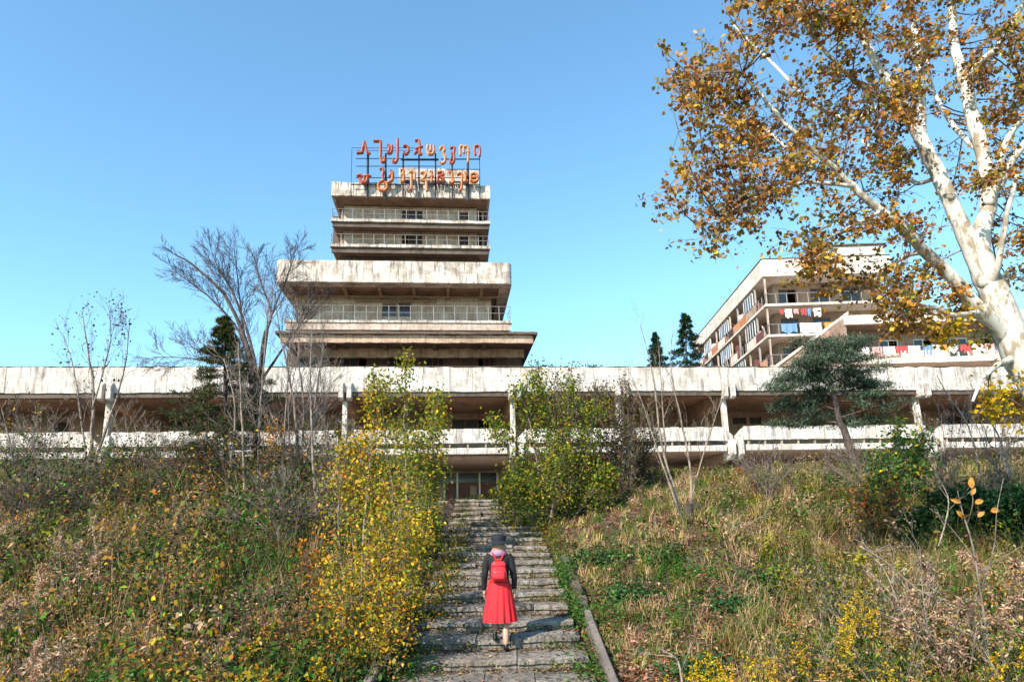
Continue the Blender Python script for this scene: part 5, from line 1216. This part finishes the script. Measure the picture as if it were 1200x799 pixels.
k = far & (p <= .6); q, c, i_ = leafy_plants(X[k], Y[k], h[k], 22, .055, [C_BROWN, C_PURPLE, C_OLIVE, C_TAN, C_DARK], [.4, .3, .2, .1, .25], .3); add(q, c); s = stems_of(i_, .006); add(s, vary(C_BROWN, len(s)))
mk('weeds', 'tangled green, ochre and brown weeds covering the slope left of the stairs')
# right: low plants, grass, then tall weeds at the far right
X, Y = xy_sample(15000, 3.8, 26, side=1); p = patch(X, Y, 1.3, 2.0); h = maxh(X, Y)*rng.uniform(.3, 1.0, len(X))
lowz = X < 4.2
clumps(420, 5, 24, 1, (.45, 1.0), [C_YOLIVE, C_OLIVE, C_GREEN, C_TAN, C_BROWN, (.08, .15, .02), C_DARK, C_RUST], [.3, .4, .35, .35, .3, .2, .3, .08], xmin=4.0)
k = lowz & (p > .42); q, c, i_ = leafy_plants(X[k], Y[k], h[k], 18, .055, [C_GREEN, (.07, .15, .025), C_OLIVE, C_DARK, C_TAN, C_LITTER], [.5, .25, .3, .3, .25, .25], .8, flat=.5); add(q, c)
k = lowz & (p <= .42); q, c, i_ = leafy_plants(X[k], Y[k], h[k]*.7, 16, .05, [C_LITTER, C_TAN, C_BROWN, C_OLIVE, C_GREEN], [.3, .35, .25, .35, .3], .8, flat=.4); add(q, c)
k = ~lowz & (p > .5); q, c, i_ = leafy_plants(X[k], Y[k], h[k], 30, .05, [C_YOLIVE, C_OLIVE, C_GREEN, C_TAN, C_BROWN, C_DARK], [.22, .4, .35, .35, .35, .2], .24); add(q, c)
k = ~lowz & (p <= .5); q, c, i_ = leafy_plants(X[k], Y[k], h[k], 28, .045, [C_TAN, C_BROWN, C_OLIVE, C_YOLIVE, C_PURPLE, C_GREEN], [.25, .3, .35, .25, .12, .25], .24); add(q, c); s = stems_of(i_, .004); add(s, vary(C_TAN, len(s)))
mk('weeds', 'low green and straw-coloured weeds covering the slope right of the stairs')
# thick twig litter / dry stalks
n = 8500; X, Y = xy_sample(n, 4, 25); n = len(X); Z = hfun(X, Y); hh = maxh(X, Y)*rng.uniform(.3, 1.15, n); A = np.stack([X, Y, Z-.02], 1); B = A+np.stack([rng.normal(size=n)*.35*hh, rng.normal(size=n)*.3*hh, hh], 1)
Mi = (A+B)/2+rng.normal(size=(n, 3))*.06*hh[:, None]; r = rng.uniform(.0022, .005, n)*np.clip(Y/9, 1, 2)
q = np.concatenate([seg_quads(A, Mi, r, r*.8), seg_quads(Mi, B, r*.8, r*.4)]); tw_c = pick([C_TAN, C_BROWN, C_PURPLE, (.22, .15, .10), C_OLIVE], [.15, .5, .3, .3, .15], n); add(q, np.tile(vary(tw_c, n), (6, 1))); mk('dry_stalks', 'dry brown stalks standing among the weeds', M['dryleaf'])
# grass blades
def grass(n, X, Y, hs, cols, wts):
    idx = np.repeat(np.arange(len(X)), n); m = len(idx); bx = X[idx]+rng.normal(size=m)*.08; by = Y[idx]+rng.normal(size=m)*.08; bz = hfun(bx, by); hh = hs[idx]*rng.uniform(.5, 1.2, m)
    A = np.stack([bx, by, bz-.01], 1); a = rng.uniform(0, 2*PI, m); le = np.stack([np.cos(a), np.sin(a), np.zeros(m)], 1)*(hh*rng.uniform(.1, .7, m))[:, None]; sd = np.stack([-np.sin(a+1.1), np.cos(a+1.1), np.zeros(m)], 1)*(.0035*np.clip(Y[idx]/8, 1, 2.4))[:, None]
    Mi = A+le*.35+np.array([0, 0, 1])*(hh*.65)[:, None]; B = A+le+np.array([0, 0, 1])*(hh*.95)[:, None]; c = vary(pick(cols, wts, len(X))[idx], m, v=.3)
    add(np.stack([A-sd, A+sd, Mi+sd*.7, Mi-sd*.7], 1), c); add(np.stack([Mi-sd*.7, Mi+sd*.7, B+sd*.1, B-sd*.1], 1), c)
X, Y = xy_sample(7600, 4.2, 26, side=1); p = patch(X, Y, .8, 4); k = (p > .25) | (X > 4) | (rng.random(len(X)) < .4); X, Y = X[k], Y[k]; grass(20, X, Y, .12+maxh(X, Y)*.6, [C_STRAW, C_OLIVE, C_TAN, C_GREEN, C_BROWN], [.35, .35, .35, .3, .3])
X, Y = xy_sample(1500, 4.2, 24, side=-1); grass(16, X, Y, maxh(X, Y)*.7, [C_STRAW, C_OLIVE, C_GREEN, C_BROWN], [.25, .4, .35, .3])
mk('grass', 'long straw and olive grass on the slope', M['dryleaf'])
# fallen leaves on soil and steps
X, Y = xy_sample(105000, 6, 24, halfscale=.5, extra=1.0, gapx=1.2); k = (X > 0) | (rng.random(len(X)) < .25); X, Y = X[k], Y[k]; P = np.stack([X, Y, hfun(X, Y)+.015], 1)
add(leaf_quads(P, .055, up=2.5, flat=.15, aspect=.75), vary(pick([C_LITTER, C_TAN, C_RUST, C_BROWN, C_OCHRE], [.45, .22, .2, .3, .12], len(P)), len(P)))
n = 16000; Y = rng.uniform(6.7, 22, n); e = rng.random(n)**1.9; X = stair_x(Y)+np.where(rng.random(n) < .5, -1, 1)*(1.22-e*1.3); sf = (Y-SY0)/TREAD; fr_ = sf-np.floor(sf); Y = SY0+(np.floor(sf)+np.where(rng.random(n) < .8, .66+.34*fr_**.6, fr_))*TREAD
Z = -1.96+.203*(SY0+np.floor((Y-SY0)/TREAD)*TREAD-8.6)+.085; add(leaf_quads(np.stack([X, Y, Z], 1), .045, up=2.5, flat=.12, aspect=.75), vary(pick([C_LITTER, C_TAN, C_BROWN, (.05, .035, .02), C_OCHRE], [.15, .2, .45, .6, .1], n), n))
mk('fallen_leaves', 'pinkish brown fallen leaves scattered on soil and steps', M['dryleaf'])
# weeds rooted in the joints of the steps
n = 420; st_i = rng.integers(0, NSTEP, n); Yj = SY0+(st_i+.97)*TREAD+rng.normal(size=n)*.02; ej = np.where(rng.random(n) < .7, rng.choice([-1., 1.], n)*(1.15-np.abs(rng.normal(size=n))*.28), rng.uniform(-1.1, 1.1, n)); Xj = stair_x(Yj)+ej
idx = np.repeat(np.arange(n), 12); m = len(idx); P = np.stack([Xj[idx]+rng.normal(size=m)*.05, Yj[idx]-np.abs(rng.normal(size=m))*.05, -1.96+.203*(SY0+st_i[idx]*TREAD-8.6)+.08+rng.random(m)*.09], 1)
add(leaf_quads(P, .05, aspect=.35), vary(pick([C_GREEN, C_OLIVE, C_STRAW, C_BROWN], [.5, .4, .3, .3], n)[idx], m)); mk('joint_weeds', 'small weeds growing from the joints of the concrete steps')
# creeping green over the edges of the steps
def creeper(cx, cy, n, sx, sy, h, lab, cols=((.05, .12, .025), (.09, .17, .03), C_GREEN), nm='creeper'):
    zc = ground_z(cx, cy); X = cx+rng.normal(size=n)*sx; Y = cy+rng.normal(size=n)*sy; Z = np.maximum(hfun(X, Y), plane_z(Y)-.02)+np.abs(rng.normal(size=n))*h
    P = np.stack([X-cx, Y-cy, Z-zc], 1); rt = empty(nm, (cx, cy, zc), lab, 'plant', 'plants creeping over the stairs')
    tag(np_mesh('foliage', leaf_quads(P, .05, flat=.6), 4, M['leaf'], rt, vary(pick(cols, [1]*len(cols), n), n)), kind='stuff')
creeper(.92, 13.2, 1500, .12, .7, .16, 'bright green creeper on the right edge of the middle steps')
creeper(.98, 11.4, 600, .1, .4, .1, 'green weeds at the top end of the right kerb')
creeper(.95, 8.9, 900, .14, .6, .07, 'small green weeds just inside the right kerb')
creeper(-.2, 8.05, 260, .35, .05, .04, 'thin moss and weeds along the lowest step')
creeper(.75, 17.5, 900, .2, 1.0, .14, 'ochre and green weeds over the upper right steps', ((.09, .17, .03), C_OCHRE, C_OLIVE))
creeper(1.0, 16.2, 900, .16, .9, .2, 'olive weeds spilling over the right edge under the green shrub', (C_OLIVE, C_GREEN, C_BROWN))
creeper(-1.3, 12.3, 1100, .16, .9, .2, 'ochre and green weeds on the left edge beside the yellow tree', (C_OCHRE, C_GREEN, C_OLIVE))
creeper(-1.42, 9.1, 1000, .2, .5, .16, 'dark green weeds inside the left kerb', (C_DARK, C_GREEN))
creeper(-1.35, 15.5, 1200, .14, 1.6, .22, 'mixed weeds along the upper left edge of the steps', (C_OLIVE, C_BROWN, C_YOLIVE))
# ivy mat low at left foreground
for (px, py, Y, s, lab) in ((735, 690, 12, .4, 'green nettle tuft in the leaf litter nearest the kerb'), (820, 760, 9, .4, 'green nettle tuft behind the lowest goldenrod'), (780, 650, 13.5, .35, 'green tuft just left of the cut stump'), (905, 640, 12, .5, 'green patch in the straw grass right of the stump'), (380, 770, 8.6, .6, 'dark green nettle patch left of the left kerb'), (300, 760, 8.4, .7, 'broad dark green nettle patch at the lower left'), (140, 700, 9.5, .7, 'green nettle patch among the ochre weeds at far left'), (860, 700, 11, .35, 'bright green nettle tuft on the right slope'), (700, 640, 14.5, .45, 'green tuft beside the bare brush on the right slope')):
    p = at(px, py, Y); n = int(2600*s); g = ground_z(p.x, p.y); d = rng.normal(size=(n, 3))*np.array([.5, .45, 0])*s; zz = hfun(d[:, 0]+p.x, d[:, 1]+p.y)-g+np.abs(rng.normal(size=n))*.22*(1 if px < 600 else .5)
    rt = empty('nettle_patch', (p.x, p.y, g), lab, 'plant', 'nettle patches'); tag(np_mesh('foliage', leaf_quads(np.stack([d[:, 0], d[:, 1], zz], 1), .075, flat=.6), 4, M['leaf'], rt, vary(pick([(.04, .11, .035), C_DARK, (.07, .15, .04)], [.5, .2, .3], n), n)), kind='stuff')

# plume-headed reeds and goldenrod, one thing each
def plume_mesh(kind, seed):
    rs = np.random.default_rng(seed); h = 1.0; segs = [((0, 0, -.05), (.01, 0, .6), .006, .005), ((.01, 0, .6), (.05, .0, 1.0), .005, .003)]
    q = []; c = []
    a, b, ra, rb = segs_np(segs); s = seg_quads(a, b, ra, rb); q.append(s); c.append(vary(C_TAN if kind == 'reed' else C_OLIVE, len(s), rs))
    if kind == 'reed':
        n = 300; t = rs.random(n); P = np.stack([.05+.12*t**2+rs.normal(size=n)*.035*(1.1-t), rs.normal(size=n)*.03*(1.1-t), .78+.30*t-.08*t*t], 1); q.append(leaf_quads(P, .05, rs, aspect=.25)); c.append(vary(pick([(.46, .30, .19), (.36, .22, .13), (.52, .37, .25)], [1, 1, 1], n, rs), n, rs, .15, .05))
    else:
        n = 230; br = rs.integers(0, 9, n); t = rs.random(n); a = br*2.4; P = np.stack([np.cos(a)*t*.11+.03, np.sin(a)*t*.11, .66+br*.038+t*.06+rs.normal(size=n)*.012], 1); q.append(leaf_quads(P, .028, rs)); c.append(vary(C_YELLOW if kind == 'gold' else (.40, .22, .06), n, rs, .25))
    n = 60; t = rs.random(n); P = np.stack([rs.normal(size=n)*.03, rs.normal(size=n)*.03, t*.7], 1); q.append(leaf_quads(P, .10, rs, aspect=.22)); c.append(vary(pick([C_GREEN, C_OLIVE, C_TAN], [1, 1, .6], n, rs), n, rs))
    return np.concatenate(q), np.concatenate(c)
protos = {}
def plume(kind, px, py, Y, H, label, group):
    nm = {'reed': 'plume_reed', 'gold': 'goldenrod', 'dry': 'seeded_goldenrod'}[kind]; v = random.randrange(3); key = (kind, v)
    if key not in protos:
        q, c = plume_mesh(kind, 7*v+len(kind)); o = np_mesh(nm, q, 4, M['leaf'], None, c); protos[key] = o
    else: o = protos[key].copy(); COL.objects.link(o)
    top = at(px, py, Y); g = ground_z(top.x, top.y); o.location = (top.x, top.y, min(g, top.z-.4)); hh = max(.4, top.z-o.location.z); o.scale = (max(.8, H), max(.8, H), hh/1.05)
    o.rotation_euler = (random.uniform(-.08, .08), random.uniform(-.08, .08), random.uniform(0, 6.28)); tag(o, label, {'reed': 'reed', 'gold': 'goldenrod', 'dry': 'goldenrod'}[kind], group)
for x, y, Y in ((198, 610, 12), (212, 598, 12.4), (222, 592, 12.8), (207, 625, 11.8), (188, 640, 11.5), (45, 668, 8.2), (35, 690, 8), (100, 640, 10), (110, 650, 10), (92, 632, 10.5), (262, 712, 9), (268, 730, 8.8), (228, 676, 10), (320, 700, 9.5), (138, 672, 9.8), (30, 760, 6.6), (38, 745, 6.6), (215, 680, 10), (176, 668, 10.4), (75, 655, 9.3), (150, 640, 11), (240, 640, 12), (14, 700, 8)):
    plume('reed', x, y, Y, 1.25, 'pale pinkish feathery reed plume on the slope left of the stairs', 'feathery reed plumes at left')
for x, y, Y in ((1090, 700, 8), (1065, 690, 8.2), (1120, 705, 7.8), (1160, 640, 9), (1180, 650, 8.8), (1140, 695, 8), (1175, 690, 7.5), (1195, 640, 8.6), (1130, 740, 7), (1100, 650, 9.4), (1185, 720, 7), (1050, 720, 7.6)):
    plume('reed', x, y, Y, 1.5, 'pale pinkish feathery weed head at the far right of the slope', 'feathery weed heads at right')
for x, y, Y in ((822, 765, 7.2), (830, 758, 7.4), (848, 770, 7.2), (880, 764, 7), (815, 778, 7), (1000, 700, 8), (1008, 690, 8.2), (995, 715, 7.8), (860, 780, 6.8), (925, 790, 6.6), (775, 790, 7), (1022, 705, 8), (985, 728, 7.6), (945, 745, 7.4), (1190, 745, 6.6), (1170, 760, 6.4), (903, 768, 7), (960, 782, 6.6), (838, 788, 6.8), (1040, 770, 6.8)):
    plume('gold', x, y, Y, .85, 'yellow goldenrod flower head at the lower right', 'yellow goldenrod at right')
for i in range(70):
    x = random.uniform(-10, 400); y = random.uniform(600, 790); Y = 6.4+(799-y)/200*8+random.uniform(-.4, .4); plume('dry' if random.random() < .75 else 'gold', x, y, Y, 1.3, 'ochre seeded goldenrod stalk on the slope left of the stairs', 'seeded goldenrod at left')
for i in range(26):
    x = random.uniform(900, 1210); y = random.uniform(640, 790); Y = 6.2+(799-y)/200*7+random.uniform(-.4, .4); plume('dry', x, y, Y, 1.3, 'dry brown seeded goldenrod stalk on the right slope', 'seeded goldenrod at right')

ORD = ['first', 'second', 'third', 'fourth', 'fifth', 'sixth', 'seventh', 'eighth', 'ninth', 'tenth', 'eleventh', 'twelfth', 'thirteenth', 'fourteenth', 'fifteenth', 'sixteenth', 'seventeenth', 'eighteenth', 'nineteenth', 'twentieth']
def relabel(group, fmt, key=lambda o: o.location.x/max(1, o.location.y)):
    obs = sorted([o for o in COL.objects if o.get('group') == group and not o.parent], key=key)
    for i, o in enumerate(obs):
        if i < len(ORD): o['label'] = fmt % ORD[i] + ' from the left'
        else: o['label'] = fmt % ORD[len(obs)-1-i] + ' from the right'
relabel('feathery reed plumes at left', 'pale pinkish reed plume on the left slope, %s')
relabel('feathery weed heads at right', 'pale pinkish feathery weed head on the right slope, %s')
relabel('yellow goldenrod at right', 'yellow goldenrod flower head at lower right, %s')
def lk(o): p = o.matrix_basis @ Vector(o.data.vertices[0].co); return p.x/p.y
for mi in ('white', 'red', 'pink', 'blue', 'orange'):
    for wh in ('lower front', 'middle'):
        obs = sorted([o for o in COL.objects if o.get('category') == 'laundry' and o['label'].startswith(mi) and wh in o['label']], key=lk)
        if len(obs) > 1:
            for i, o in enumerate(obs): o['label'] = '%s laundry cloth on the %s balcony, %s %s cloth from the left' % (mi, wh, ORD[i], mi)

for sd in ('left', 'right'):
    for word in ('golden tawny', 'pale tan', 'olive green'):
        obs = sorted([o for o in COL.objects if o.get('category') == 'shrub' and not o.parent and o['label'].startswith(word) and sd+' slope' in o['label']], key=lambda o: o.location.x/o.location.y)
        for i, o in enumerate(obs): o['label'] = '%s weedy shrub on the %s slope, %s of its colour from the left' % (word, sd, ORD[i])
